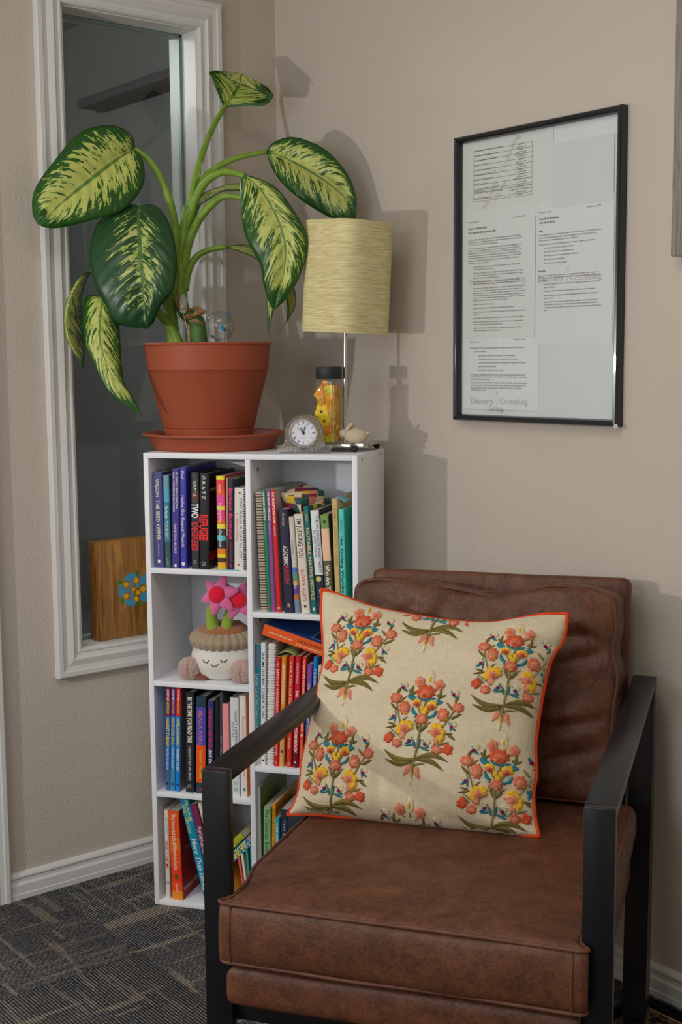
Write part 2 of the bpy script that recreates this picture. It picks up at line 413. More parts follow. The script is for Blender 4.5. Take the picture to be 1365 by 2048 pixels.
# ================================================================== books
PAGE = mat('book_pages', S(178, 170, 156), .8, .15, bump=(900, .4, .0005, (1, .02, .02)))
PAGEW = mat('book_pages_white', S(190, 188, 184), .8, .15)
def book(label, x0, x1, zb, h, col, rec=.012, lean=0.0, depth=.145, bands=(), text=(), hard=False, cover=None, spiral=None, kind='book', marks=(), b_off=None, group=None, side_text=()):
    """x0, x1: spine edges along the shelf front, zb: board it stands on, h: height, lean: degrees to the left."""
    t = x1-x0
    la = R(lean)
    piv = Vector(bc(x0 if lean >= 0 else x1, rec, zb))
    M = frame(piv, BE) @ Matrix.Rotation(-la, 4, 'Y')
    o = thing('book' if kind == 'book' else kind, label, kind.replace('_', ' ') if kind != 'book' else 'book', M, group)
    dx = 0 if lean >= 0 else -t
    th = .0022 if hard else .0009
    C = flat(*col, .4) if not isinstance(col, bpy.types.Material) else col
    CV = flat(*cover, .4) if cover else C
    mb = MB()
    zs = [0.0]; cs = []
    prev = h
    segs = [(1-f0, 1-f1, c) for f0, f1, c in bands]   # fractions measured from the top
    cuts = sorted(set([0.0, 1.0] + [s for sg in segs for s in sg[:2]]))
    for i in range(len(cuts)-1):
        mid = (cuts[i]+cuts[i+1])/2; cm = C
        for s0, s1, c in segs:
            if min(s0, s1) <= mid <= max(s0, s1): cm = flat(*c, .4)
        z0 = cuts[i]*h; z1 = cuts[i+1]*h; r = min(.0025, t*.2) if not hard else min(.002, t*.15)
        # rounded spine strip
        prof = [(dx, r), (dx+r*.3, r*.3), (dx+r, 0), (dx+t-r, 0), (dx+t-r*.3, r*.3), (dx+t, r)]
        mb.grid([[Vector((x, y, z0)), Vector((x, y, z1))] for x, y in prof], cm, flip=True)
        mb.grid([[Vector((x, y+th, z0)), Vector((x, y+th, z1))] for x, y in [(dx+th, r), (dx+r, 0), (dx+t-r, 0), (dx+t-th, r)]], cm)
    rr = min(.0025, t*.2)
    mb.box((dx, rr, 0), (dx+th, depth, h), CV); mb.box((dx+t-th, rr, 0), (dx+t, depth, h), CV)
    for k in (0, 1):   # spine edge caps
        z = h*k
        mb.add([(dx, rr, z), (dx+rr, 0, z), (dx+t-rr, 0, z), (dx+t, rr, z), (dx+t-th, rr+th, z), (dx+th, rr+th, z)], [(0, 1, 2, 3, 4, 5)], C)
    mb.build('cover', o, angle=50)
    pi = .003 if hard else .0006
    mb = MB(); mb.box((dx+th, rr+th, pi), (dx+t-th, depth-pi-.0005, h-pi), PAGE); mb.build('page_block', o, smooth=False)
    for tx in text:
        mb = MB(); s, f0, f1, xc, capf, c = tx[:6]; sh = tx[6] if len(tx) > 6 else 0; bo = tx[7] if len(tx) > 7 else 0
        cap = capf*t
        put_text(mb, s, (dx+xc*t-cap/2, -.0003, h*(1-f0)), (0, 0, -1), (1, 0, 0), (f1-f0)*h, cap, flat(*c, .5), sh, bo)
        mb.build('lettering', o, smooth=False)
    for mk in marks:          # small emblems: (f, xc, size fraction, colour, shape)
        mb = MB(); f, xc, sz, c, shp = mk; cx = dx+xc*t; cz = h*(1-f); rd = sz*t/2; mm = flat(*c, .5)
        n = {'disc': 16, 'square': 4, 'ring': 18, 'tri': 3, 'leaf': 8}[shp]
        ph = math.pi/4 if shp == 'square' else math.pi/2
        ang = [ph+2*math.pi*i/n for i in range(n)]
        el = 1.35 if shp in ('square', 'leaf') else 1
        out = [Vector((cx+rd*math.cos(a), -.0004, cz+rd*el*math.sin(a))) for a in ang]
        if shp == 'ring':
            inn = [Vector((cx+rd*.65*math.cos(a), -.0004, cz+rd*.65*math.sin(a))) for a in ang]
            mb.add(out+inn, [(i, n+i, n+(i+1) % n, (i+1) % n) for i in range(n)], mm)
        else: mb.add(out, [tuple(range(n))], mm)
        mb.build('emblem', o, smooth=False)
    for s, y0, y1, z, cap, c in side_text:
        mb = MB(); put_text(mb, s, (dx+t+.0003, y0, z), (0, 1, 0), (0, 0, 1), y1-y0, cap, flat(*c, .5)); mb.build('cover_print', o, smooth=False)
    if spiral:
        side, c, nco, rad = spiral; mm = flat(*c, .35); xx = dx+(0 if side == 'L' else t)
        mb = MB()
        cxx, rx_ = (dx+t*.5, t*.5+.0022) if side == 'L' else (dx+t, .0040)
        for i in range(nco):
            z = h*(.02+.96*i/(nco-1)); p = []
            for k in range(15):
                a = R(-150+300*k/14); p.append(Vector((cxx+math.sin(a)*rx_, .0035-math.cos(a)*rad, z+.0006*k/14)))
            mb.tube(p, .00085, mm, 5)
        mb.build('spiral_binding', o)
    return o
def row(specs, zb, **kw):
    """specs hold the spine's bottom and top measured along the shelf."""
    for s in specs:
        d = dict(kw); d.update(s)
        xb0, xb1, xt0, yt, yb = d.pop('q'); rec = d.get('rec', .012)
        a0, _ = pb(xb0, yb, rec); a1, _ = pb(xb1, yb, rec); at0, zt = pb(xt0, yt, rec)
        dxx = at0-a0; hh = zt-zb; lean = math.degrees(math.atan2(-dxx, hh))
        if abs(lean) < .9: lean = 0.0
        if lean: h = math.hypot(dxx, hh)
        else: h = hh
        d['h'] = h; d['lean'] = lean; g = (a1-a0)*.012
        book(d.pop('label'), a0+g, a1-g, zb, d.pop('h'), d.pop('col'), **d)
W = (214, 208, 196); CR = (222, 208, 170)
row([
 dict(label='slate blue paperback with cream capital lettering, first book on the top left shelf', q=(309, 328.6, 306, 944.5, 1133), col=(66, 66, 122), text=[('WILSON', .07, .255, .5, .34, CR), ('THE SEED KEEPER', .29, .715, .5, .36, CR), ('milkweed editions', .75, .89, .5, .16, (170, 160, 170))], marks=[(.935, .5, .28, W, 'leaf')]),
 dict(label='thin teal paperback with pale blue band and white script lettering', q=(329.8, 342, 328, 950.4, 1133), col=(50, 82, 86), bands=[(0, .14, (96, 142, 146)), (.14, .29, (86, 150, 172)), (.29, .52, (38, 118, 142)), (.52, .72, (62, 112, 130))], text=[('Perfectly', .33, .47, .5, .5, W, .3), ('YOURSELF', .49, .68, .5, .5, (196, 206, 196)), ('ROUTLEDGE', .89, .97, .5, .3, (150, 150, 140))]),
 dict(label='indigo paperback with two lines of small white lettering', q=(343.6, 359.4, 342.5, 938, 1134), col=(62, 50, 128), text=[('101 THINGS I WISH I\'D KNOWN', .03, .40, .68, .24, W), ('WHEN I STARTED USING HYPNOSIS', .03, .43, .32, .22, W), ('DABNEY EWIN, MD, FACS', .55, .85, .5, .26, W)], marks=[(.975, .5, .35, W, 'square')]),
 dict(label='tall bright blue paperback with white serif title', q=(360.5, 373.6, 359, 934.3, 1134), col=(58, 58, 150), depth=.18, text=[('Grof', .035, .12, .5, .42, W), ('Healing Our Deepest Wounds', .28, .79, .5, .42, W)], marks=[(.955, .5, .55, W, 'disc')]),
 dict(label='charcoal hardcover with white and red block title', q=(383, 398.7, 382, 944.8, 1136), col=(46, 48, 52), hard=True, depth=.15, bands=[(.2, .3, (84, 50, 46))], text=[('GRATZ', .09, .25, .5, .34, W), ('TWO', .32, .47, .5, .86, (220, 220, 216), 0, .02), ('DEGREES', .52, .81, .5, .86, (200, 32, 36), 0, .02)], marks=[(.93, .5, .4, (150, 150, 150), 'ring')]),
 dict(label='black hardcover with letterspaced author name and bright red block title', q=(399.3, 419, 399, 946.4, 1138), col=(24, 24, 28), hard=True, rec=.008, depth=.16, text=[('G R A T Z', .03, .27, .42, .34, W), ('REFUGEE', .43, .70, .42, .84, (214, 34, 34), 0, .03)], marks=[(.94, .42, .4, (150, 150, 150), 'ring')], side_text=[('A NOVEL', .006, .05, .175, .006, W), ('GRATZ', .004, .07, .02, .02, (190, 30, 30))]),
 dict(label='paperback with pink, yellow and orange patchwork spine', q=(435, 452.2, 434, 952, 1136), col=(200, 54, 60), depth=.16, bands=[(0, .04, (226, 206, 20)), (.04, .14, (216, 60, 60)), (.14, .2, (230, 90, 30)), (.2, .32, (218, 70, 140)), (.32, .36, (230, 200, 30)), (.36, .47, (214, 60, 120)), (.47, .51, (220, 90, 30)), (.51, .56, (226, 206, 20)), (.56, .63, (50, 50, 56)), (.63, .685, (60, 170, 186)), (.685, .77, (44, 44, 50)), (.77, .83, (222, 120, 30)), (.83, .87, (226, 196, 30)), (.87, .92, (70, 50, 52)), (.92, 1, (224, 160, 30))], text=[('Huston', .09, .18, .45, .3, W), ('Teaching What You Don\'t Know', .28, .76, .45, .36, W)]),
 dict(label='very thin tan paperback squeezed between colourful and black spines', q=(452.6, 456, 452.5, 956, 1137), col=(158, 136, 118), bands=[(.62, 1, (96, 66, 54))], depth=.17),
 dict(label='black paperback with hot pink serif title', q=(456.4, 467.8, 456, 959, 1137), col=(38, 36, 46), depth=.17, text=[('Burnout', .10, .34, .5, .62, (214, 40, 116), 0, .02), ('Burnout', .37, .66, .5, .62, (214, 40, 116), 0, .02), ('completely revised', .69, .9, .5, .22, (190, 50, 100))], marks=[(.95, .5, .5, (214, 40, 116), 'ring')]),
 dict(label='white spiral-bound book with grey handwritten title on the top left shelf', q=(468.4, 488.6, 468.5, 976, 1138), col=(206, 200, 192), depth=.15, text=[('ONE Bubble A DAY for JOY', .12, .86, .68, .3, (120, 116, 112)), ('A TEEN JOURNAL', .3, .66, .3, .18, (200, 80, 90))], marks=[(.06, .55, .22, (190, 50, 70), 'disc'), (.93, .45, .22, (190, 50, 70), 'square')], spiral=('R', (26, 26, 28), 34, .0035)),
], .792)
mb = MB(); mb.bbox((0, 0, 0), (.05, .12, .0012), flat(120, 186, 190), .0003)
a0, _ = pb(434, 1138, .004)
o = mb.build('pamphlet'); o.matrix_world = frame(bc(a0, .0035, .7921), BE); tag(o, 'pale turquoise pamphlet lying flat under the patchwork-spined book', 'pamphlet')

row([
 dict(label='tan notebook with black spiral comb along its left edge', q=(521.5, 535.6, 509.5, 984, 1222), col=(176, 160, 140), depth=.18, rec=.014, spiral=('L', (24, 26, 34), 44, .005)),
 dict(label='green-spined thin softcover, first of the three matching curriculum guides', q=(536.2, 542.8, 523.5, 979.7, 1225.5), col=(22, 122, 84), cover=(178, 176, 172), depth=.20, group='curriculum guides', text=[('THE MINDUP CURRICULUM', .02, .25, .5, .55, W, .1, .02), ('Grades Pre-K-2', .27, .40, .5, .4, (120, 180, 150))], marks=[(.965, .5, .6, (200, 40, 50), 'disc')]),
 dict(label='purple-spined thin softcover, middle of the three matching curriculum guides', q=(543.4, 551.6, 532.6, 979.7, 1226), col=(126, 72, 140), cover=(178, 176, 172), depth=.20, group='curriculum guides', text=[('THE MINDUP CURRICULUM', .02, .25, .5, .5, W, .1, .02), ('Grades 3-5', .27, .36, .5, .4, (200, 160, 210))], marks=[(.965, .5, .6, (200, 40, 50), 'disc')]),
 dict(label='red-spined thin softcover, last of the three matching curriculum guides', q=(554, 562.9, 541.4, 979.7, 1226), col=(206, 28, 38), cover=(160, 158, 152), depth=.20, group='curriculum guides', text=[('THE MINDUP CURRICULUM', .02, .27, .5, .5, W, .1, .02), ('Grades 6-8', .29, .37, .5, .4, (240, 170, 170))], marks=[(.965, .5, .55, W, 'ring')], side_text=[('MINDUP', .010, .06, .19, .02, (190, 60, 90))]),
 dict(label='navy paperback with white and red condensed title', q=(569.3, 588.6, 556.5, 1019, 1222), col=(40, 38, 62), depth=.15, text=[('Dolmage', .04, .16, .5, .26, (176, 150, 96)), ('ACADEMIC', .35, .54, .5, .44, W, 0, .01), ('ABLEISM', .54, .715, .5, .44, (196, 44, 50), 0, .01)], marks=[(.93, .5, .36, (170, 140, 70), 'square')]),
 dict(label='pale grey paperback with splashes of blue and purple at the foot', q=(590, 600.4, 577, 1034, 1223), col=(188, 180, 170), depth=.15, bands=[(.52, .58, (84, 110, 170)), (.58, .66, (90, 140, 110)), (.66, .71, (190, 150, 70)), (.71, .8, (92, 60, 140)), (.8, .86, (180, 100, 60)), (.86, 1, (110, 130, 150))], text=[('White', .09, .2, .5, .45, W, .2), ('Awake', .24, .38, .5, .45, (120, 130, 150), .2), ('HILL', .66, .75, .5, .4, W)]),
 dict(label='cream hardcover with large black title and red author name', q=(603, 621, 588, 1028.5, 1224), col=(204, 196, 182), depth=.155, text=[("I'M JUDGING YOU", .05, .44, .5, .52, (34, 30, 30)), ('LUVVIE AJAYI', .56, .87, .5, .42, (190, 40, 44))], marks=[(.93, .5, .3, (60, 56, 56), 'disc')]),
 dict(label='dark teal hardcover with orange block title', q=(624.2, 634.6, 606.5, 1012.6, 1225), col=(24, 102, 98), hard=True, depth=.17, text=[('KEENE', .07, .14, .5, .42, (190, 160, 80)), ('NOTABLE NATIVE PEOPLE', .2, .87, .5, .6, (226, 160, 110), 0, .015)], marks=[(.955, .5, .5, (180, 200, 190), 'leaf')]),
 dict(label='white-over-navy paperback with a round gold seal', q=(635, 652.5, 620, 1021, 1227), col=(40, 46, 66), depth=.155, bands=[(0, .62, (206, 208, 210))], text=[('THE POSSESSIVE INVESTMENT', .05, .6, .72, .28, (56, 56, 62)), ('IN WHITENESS', .19, .45, .36, .28, (56, 56, 62)), ('LIPSITZ', .76, .92, .6, .34, W)], marks=[(.66, .45, .62, (196, 180, 100), 'disc')]),
 dict(label='olive paperback with peach panel and bold white question title', q=(653, 669.5, 640, 1029.6, 1227), col=(86, 84, 62), cover=(58, 62, 46), depth=.15, bands=[(0, .14, (112, 142, 78)), (.14, .46, (216, 180, 150))], text=[('Who Are You?', .5, .82, .5, .5, W, 0, .02)], marks=[(.07, .5, .36, (50, 70, 40), 'leaf')]),
 dict(label='tall tan paperback with faint grey capital title', q=(671.5, 682.4, 663.5, 997.7, 1227), col=(190, 164, 108), depth=.17, text=[('DSM-5  CLINICAL CASES', .08, .57, .5, .42, (140, 128, 96))]),
 dict(label='teal paperback with navy title, last on the upper right shelf', q=(682.8, 694, 676.5, 1019, 1227), col=(84, 190, 176), cover=(28, 150, 128), depth=.16, text=[('Clinic', .09, .2, .5, .4, (30, 90, 90)), ('The Anxiety Workbook', .24, .86, .5, .5, (24, 60, 84), 0, .015)]),
], .702)
# patterned box lying on the books
def quilt_mat():
    m, nt, N, L, B = nodes_of('quilt_print')
    tc = N('TexCoord'); mp = N('Mapping'); mp.inputs['Rotation'].default_value = (.3, .2, .78); mp.inputs['Scale'].default_value = (60, 60, 60); L(tc.outputs['Object'], mp.inputs['Vector'])
    v = N('TexVoronoi'); v.inputs['Scale'].default_value = 1.0; v.inputs['Randomness'].default_value = .15; v.distance = 'CHEBYCHEV'; L(mp.outputs[0], v.inputs['Vector'])
    sp = N('SeparateColor'); L(v.outputs['Color'], sp.inputs[0])
    cr = N('ValToRGB'); cr.color_ramp.interpolation = 'CONSTANT'
    cols = [(196, 174, 40), (60, 44, 54), (206, 120, 110), (40, 84, 74), (120, 34, 60), (214, 196, 160), (84, 60, 80)]
    e = cr.color_ramp.elements
    while len(e) < len(cols): e.new(.5)
    for i, c in enumerate(cols): e[i].position = i/len(cols); e[i].color = (*S(*c), 1)
    L(sp.outputs[0], cr.inputs[0]); L(cr.outputs[0], B.inputs['Base Color']); B.inputs['Roughness'].default_value = .35
    return m
def pbw(px, py, b_): a_, z_ = pb(px, py, b_); return bc(a_, b_, z_)
c0, c1, c2 = pbw(566, 1014, .055), pbw(604, 1029, .022), pbw(640, 1006, .085)
ux_ = c1-c0; uy_ = c2-c1; lx_, ly_ = ux_.length, (uy_-ux_.normalized()*uy_.dot(ux_.normalized())).length
px = thing('puzzle_box', 'small quilt-patterned cardboard box resting on top of the leaning books', 'box', frame(c0, ux_, uy_-ux_.normalized()*uy_.dot(ux_.normalized())))
Q = quilt_mat()
mb = MB(); mb.bbox((0, 0, 0), (lx_, ly_, .016), Q, .001); mb.build('tray', px)
mb = MB(); mb.bbox((-.001, -.001, .0165), (lx_+.001, ly_+.001, .034), Q, .001); mb.build('lid', px)
a0, z0 = pb(681, 994, .06)
mb = MB(); mb.grid([[Vector((x, y, .009*math.sin(x*105+.2)*math.cos((y-.02)*45)+.003*noise.noise(Vector((x*90, y*90, 1))))) for y in (0, .01, .02, .03, .04, .05)] for x in [i*.003 for i in range(11)]], flat(110, 164, 172)); o = mb.build('paper_note'); o.matrix_world = frame(bc(a0-.012, .03, z0-.006), BE); sd = o.modifiers.new('thick', 'SOLIDIFY'); sd.thickness = .0008
tag(o, 'crumpled pale blue paper note on top of the tall tan paperback', 'paper')
row([
 dict(label='teal paperback with white title and red author name, first on the middle right shelf', q=(508, 520.8, 508, 1289.7, 1530), col=(34, 122, 142), depth=.16, bands=[(.88, 1, (196, 190, 180))], text=[('LISA FERENTZ', .02, .19, .5, .34, (196, 70, 64)), ('Letting Go of Self-Destructive', .24, .69, .5, .5, W)], marks=[(.93, .3, .4, (226, 150, 40), 'square')]),
 dict(label='white paperback with narrow black italic capitals beside a coil-bound book', q=(521.2, 531.5, 521.6, 1285.6, 1531), col=(206, 206, 206), depth=.17, text=[('TRAUMA', .075, .2, .5, .46, (26, 26, 28), .15, .01), ('TREATMENT TOOLBOX', .21, .49, .5, .46, (26, 26, 28), .15), ('for TEENS', .51, .61, .5, .44, (26, 26, 28), .15)], marks=[(.96, .5, .4, (24, 24, 24), 'square')]),
 dict(label='white coil-bound workbook with dense white wire loops', q=(534, 547.5, 537, 1287, 1534), col=(200, 196, 190), rec=.014, depth=.17, spiral=('L', (210, 210, 212), 46, .0055)),
 dict(label='bright red paperback with white workbook title, next to the coil-bound book', q=(548.3, 557.4, 552, 1314.6, 1535), col=(196, 26, 34), depth=.16, text=[('the', .045, .09, .5, .4, (236, 170, 170)), ('BIPOLAR WORKBOOK', .11, .51, .5, .5, W), ('VAN DIJK', .80, .9, .5, .4, (240, 190, 190))], marks=[(.72, .5, .5, W, 'leaf'), (.965, .5, .5, (236, 180, 180), 'ring')]),
 dict(label='ochre paperback with white bold italic title', q=(558.4, 568.2, 563.4, 1313, 1535), col=(206, 130, 26), depth=.16, bands=[(.72, 1, (200, 150, 84))], text=[('DEMYSTIFYING SYNDROMES II', .06, .43, .5, .5, W, .25, .02)], marks=[(.86, .5, .6, (40, 70, 76), 'square')]),
 dict(label='red-orange paperback with rounded white title', q=(573, 582.6, 578.5, 1313, 1536), col=(204, 56, 34), depth=.16, text=[('Cool, Calm, and Confident', .05, .55, .5, .5, (240, 200, 190)), ('SCHAB', .73, .83, .5, .4, (236, 180, 170))], marks=[(.965, .5, .5, (236, 180, 170), 'ring')]),
 dict(label='crimson paperback with dark maroon foot and white recovery title', q=(585.2, 596, 591, 1313, 1537), col=(196, 26, 56), depth=.16, bands=[(.84, 1, (110, 24, 44))], text=[('MARLOW-MCCOY', .06, .25, .5, .34, W), ('THE', .30, .36, .5, .5, W, 0, .02), ('RECOVERY WORKBOOK', .40, .87, .5, .5, W, 0, .02)], marks=[(.95, .5, .5, W, 'tri')]),
 dict(label='orange-red paperback with white capitals for teens', q=(598, 605.6, 605.5, 1314.6, 1538), col=(212, 68, 40), depth=.165, text=[('CONQUER NEGATIVE THINKING', .03, .52, .5, .5, (244, 214, 200)), ('FOR TEENS', .53, .66, .5, .5, (244, 214, 200)), ('ALVORD HOGAN', .75, .91, .5, .4, (240, 160, 130))], marks=[(.70, .5, .55, W, 'leaf'), (.965, .5, .5, (240, 200, 190), 'ring')]),
 dict(label='purple-to-blue paperback partly behind the chair arm', q=(608.5, 618.6, 615, 1328.7, 1539), col=(24, 84, 158), depth=.16, bands=[(0, .12, (134, 66, 140)), (.12, .26, (110, 76, 160)), (.26, .42, (70, 84, 164))], text=[('the SELF-LOVE Workbook', .18, .74, .5, .48, (190, 200, 226))]),
 dict(label='sky blue paperback with white capitals near the pillow', q=(620, 628.3, 627.5, 1314, 1540), col=(20, 110, 176), depth=.16, text=[('THE UNAPOLOGETIC GUIDE', .1, .5, .5, .5, W, .1), ('TO BLACK MENTAL HEALTH', .52, .9, .5, .5, (16, 60, 110))]),
 dict(label='narrow off-white book tucked against the pillow edge', q=(629.5, 638, 637, 1331, 1541), col=(196, 190, 182), depth=.15, text=[('RANGES', .06, .3, .5, .5, (60, 60, 60))]),
], .351)
# blue and orange book lying across the tops of the upright ones
o = thing('book', 'thick blue and orange paperback lying aslant across the workbooks', 'book')
pA = bc(*([pb(524, 1269, .012)[0], .012, pb(524, 1269, .012)[1]])); pB = bc(*([pb(646, 1313, .012)[0], .012, pb(646, 1313, .012)[1]]))
vx = (pB-pA).normalized(); nz = BN*0+vx.cross(BN); nz = nz if nz.z > 0 else -nz
o.matrix_world = frame(pA, vx, BN)
ORG = flat(226, 84, 24); BLU = flat(34, 72, 134)
mb = MB(); mb.box((0, 0, 0), (.215, .0012, .0255), ORG); mb.box((0, .0012, 0), (.215, .15, .0008), ORG); mb.box((0, .0012, .0247), (.215, .15, .0255), BLU); mb.build('cover', o, smooth=False)
mb = MB(); mb.box((.0006, .0012, .0008), (.2144, .1494, .0247), PAGE); mb.build('page_block', o, smooth=False)
mb = MB()
put_text(mb, 'BESSEL VAN DER KOLK, M.D.', (.014, -.0004, .0095), (1, 0, 0), (0, 0, 1), .056, .0032, flat(240, 214, 190), 0, .01)
put_text(mb, 'THE BODY KEEPS THE SCORE', (.082, -.0004, .0125), (1, 0, 0), (0, 0, 1), .10, .0058, flat(60, 40, 34))
put_text(mb, 'BRAIN, MIND, AND BODY IN THE HEALING OF TRAUMA', (.082, -.0004, .0050), (1, 0, 0), (0, 0, 1), .115, .0028, flat(240, 214, 190), 0, .01)
mb.build('lettering', o, smooth=False)
mb = MB()
for lo, hi in (((.105, .02), (.20, .024)), ((.105, .09), (.20, .094)), ((.105, .024), (.109, .09)), ((.196, .024), (.20, .09))): mb.box((lo[0], lo[1], .0255), (hi[0], hi[1], .0258), flat(120, 136, 156))
mb.box((.109, .024, .02555), (.196, .09, .0257), flat(20, 46, 96)); mb.build('cover_print', o, smooth=False)
# a loose green leaflet curling under it
P = []
a0, z0 = pb(556, 1307, .02)
for i in range(9):
    t = i/8; P.append([bc(a0+.046*t-.004, .02+.03*j, z0+.010*math.sin(t*3.0)-.006+.003*j) for j in range(4)])
mb = MB(); mb.grid(P, flat(134, 148, 92)); o = mb.build('leaflet'); sd = o.modifiers.new('thick', 'SOLIDIFY'); sd.thickness = .0006
tag(o, 'curled olive green leaflet poking out under the blue and orange book', 'paper')

GH = 'matching illustrated history comics'
row([
 dict(label='comic with crimson-topped blue spine, first of three on the third left shelf', q=(329.8, 339.6, 331.4, 1368, 1566), col=(30, 104, 168), depth=.15, group=GH, bands=[(0, .30, (150, 22, 66)), (.80, 1, (64, 96, 140))], text=[('SHOW ME', .05, .15, .5, .44, W, 0, .02), ('HISTORY', .16, .28, .5, .5, (110, 190, 70), 0, .02), ('HARRIET TUBMAN', .32, .585, .5, .58, (226, 176, 40), 0, .02), ('FIGHTER FOR FREEDOM', .60, .80, .5, .4, (200, 200, 210))], marks=[(.935, .5, .45, (30, 36, 46), 'disc')]),
 dict(label='comic with purple-topped blue spine, second of three on the third left shelf', q=(340, 349.5, 342.2, 1368, 1566), col=(40, 120, 176), depth=.15, group=GH, bands=[(0, .30, (92, 48, 116)), (.80, 1, (60, 130, 168))], text=[('SHOW ME', .05, .15, .5, .44, W, 0, .02), ('HISTORY', .16, .28, .5, .5, (226, 140, 60), 0, .02), ('MARTIN LUTHER KING JR.', .32, .57, .5, .58, (206, 150, 40), 0, .02), ('VOICE FOR EQUALITY', .59, .80, .5, .4, (210, 205, 200))], marks=[(.935, .5, .45, (30, 36, 46), 'disc')]),
 dict(label='comic with red-topped blue spine, third of three on the third left shelf', q=(350, 359.6, 352.4, 1368, 1566), col=(20, 120, 196), cover=(126, 112, 110), depth=.15, group=GH, bands=[(0, .30, (210, 30, 34))], text=[('SHOW ME', .05, .15, .5, .44, W, 0, .02), ('HISTORY', .16, .28, .5, .5, (110, 190, 70), 0, .02), ('AMELIA EARHART', .32, .585, .5, .58, (236, 190, 40), 0, .02), ('PIONEER OF THE SKY!', .60, .81, .5, .45, W, .2, .02)], marks=[(.935, .5, .45, (30, 36, 46), 'disc')]),
 dict(label='black hardcover with condensed white capital title on the third left shelf', q=(371, 388.4, 371, 1384, 1568), col=(36, 38, 42), hard=True, depth=.155, text=[('BY THE TIME YOU READ THIS', .05, .50, .5, .46, W, 0, .02), ('CHESLIE KRYST AND APRIL SIMPKINS', .54, .88, .5, .3, (190, 190, 186))], marks=[(.94, .45, .42, (150, 150, 150), 'ring')]),
 dict(label='hardcover with indigo and orange blocks between navy ends', q=(391, 411, 392, 1393, 1570), col=(40, 58, 72), hard=True, depth=.16, bands=[(.11, .50, (76, 72, 160)), (.50, .89, (224, 82, 26))], text=[('BLACK PAIN', .15, .48, .48, .36, (222, 110, 90)), ('TERRIE M. WILLIAMS', .54, .85, .48, .24, (226, 180, 60))], marks=[(.955, .48, .25, (200, 40, 40), 'square')]),
 dict(label='indigo paperback with red and white italic title', q=(414, 426.6, 415, 1401, 1572), col=(52, 54, 104), cover=(34, 34, 48), depth=.15, text=[("I'M TELLING THE TRUTH,", .09, .52, .5, .46, (206, 40, 60), 0, .02), ("BUT I'M LYING", .53, .80, .5, .46, W, 0, .02)]),
 dict(label='narrow black hardcover right of the indigo paperback', q=(428.5, 437.6, 429.5, 1399, 1573), col=(26, 28, 34), hard=True, depth=.14),
 dict(label='slim dark grey hardcover left of the pink book', q=(438.6, 445.4, 439.6, 1384, 1574), col=(58, 62, 68), hard=True, depth=.15, text=[('MARK WOLYNN', .42, .66, .5, .4, (150, 156, 160))]),
 dict(label='plain pale pink hardcover behind the chair arm', q=(446.5, 460.6, 445.5, 1407.5, 1577), col=(216, 138, 142), depth=.15, hard=True),
 dict(label='pale grey hardcover with letterspaced question title and round seals', q=(463, 480.4, 461.4, 1395.5, 1578), col=(194, 198, 200), hard=True, depth=.155, text=[('WHAT HAPPENED', .13, .52, .66, .3, (90, 96, 104)), ('TO YOU?', .24, .40, .3, .28, (90, 96, 104))], marks=[(.86, .5, .4, (110, 150, 190), 'ring'), (.925, .5, .4, (90, 150, 100), 'ring')]),
 dict(label='white paperback with orange edge stripe and orange serif title', q=(481.2, 494.6, 480, 1391, 1581), col=(206, 202, 198), cover=(222, 112, 50), depth=.165, text=[('Neuroscience and', .2, .5, .62, .4, (206, 110, 60)), ('Social Work', .58, .80, .62, .4, (206, 110, 60))], marks=[(.92, .6, .4, (40, 130, 160), 'leaf')]),
], .272)
row([
 dict(label='thin cream paperback with red title and small rainbow, first on the bottom left shelf', q=(331.8, 340.6, 325.6, 1619.8, 1787), col=(204, 192, 178), depth=.14, text=[('BATTER', .08, .26, .5, .5, (90, 170, 160), .2), ('FREE TO BE ME', .35, .66, .5, .56, (190, 40, 50), 0, .01)], marks=[(.82, .5, .7, (70, 130, 190), 'ring'), (.82, .5, .42, (220, 160, 60), 'ring')]),
 dict(label='orange and red paperback with white script title, cover angled outward', q=(344.8, 366.4, 335.5, 1622, 1796), col=(226, 74, 24), cover=(160, 18, 22), depth=.15, rec=.010, bands=[(.0, .1, (226, 84, 26)), (.3, .45, (230, 100, 26)), (.62, .8, (216, 56, 22)), (.9, 1, (230, 130, 30))], text=[('The Immortal Life of Henrietta Lacks', .03, .66, .5, .34, W), ('Rebecca', .82, .86, .5, .2, W), ('Skloot', .87, .91, .5, .2, W)], marks=[(.74, .5, .35, (70, 80, 50), 'leaf')], side_text=[('HeLa Lacks', .03, .09, .11, .01, (200, 150, 140)), ('Rebecca Skloot', .01, .11, .018, .012, (220, 200, 190))]),
 dict(label='turquoise paperback with white script leaning steeply to the left', q=(409, 427, 358.6, 1598.7, 1772), col=(16, 126, 160), depth=.15, text=[('ELAINE', .02, .22, .72, .32, (200, 200, 90)), ('WELTEROTH', .05, .33, .3, .32, (200, 200, 90)), ('More Than Enough', .38, .92, .5, .52, W, .3)]),
 dict(label='plum paperback leaning beside the turquoise one', q=(429, 443, 379, 1610, 1774), col=(110, 40, 76), depth=.15, text=[('Selecting', .22, .52, .62, .42, (226, 200, 210)), ('A Comprehensive, Systematic', .25, .9, .28, .22, (220, 190, 200))]),
 dict(label='slim cream paperback leaning right of the plum one', q=(444.5, 452, 395, 1606, 1776), col=(206, 196, 170), depth=.14, text=[('Workbook', .1, .4, .5, .4, (120, 116, 100))]),
], T)
def lean_book(label, a, zb, ang, t, h, col, depth, text=(), cover=None, bands=(), rec=.02):
    book(label, a-t if ang < 0 else a, a if ang < 0 else a+t, zb, h, col, rec=rec, lean=ang, depth=depth, text=text, cover=cover, bands=bands)
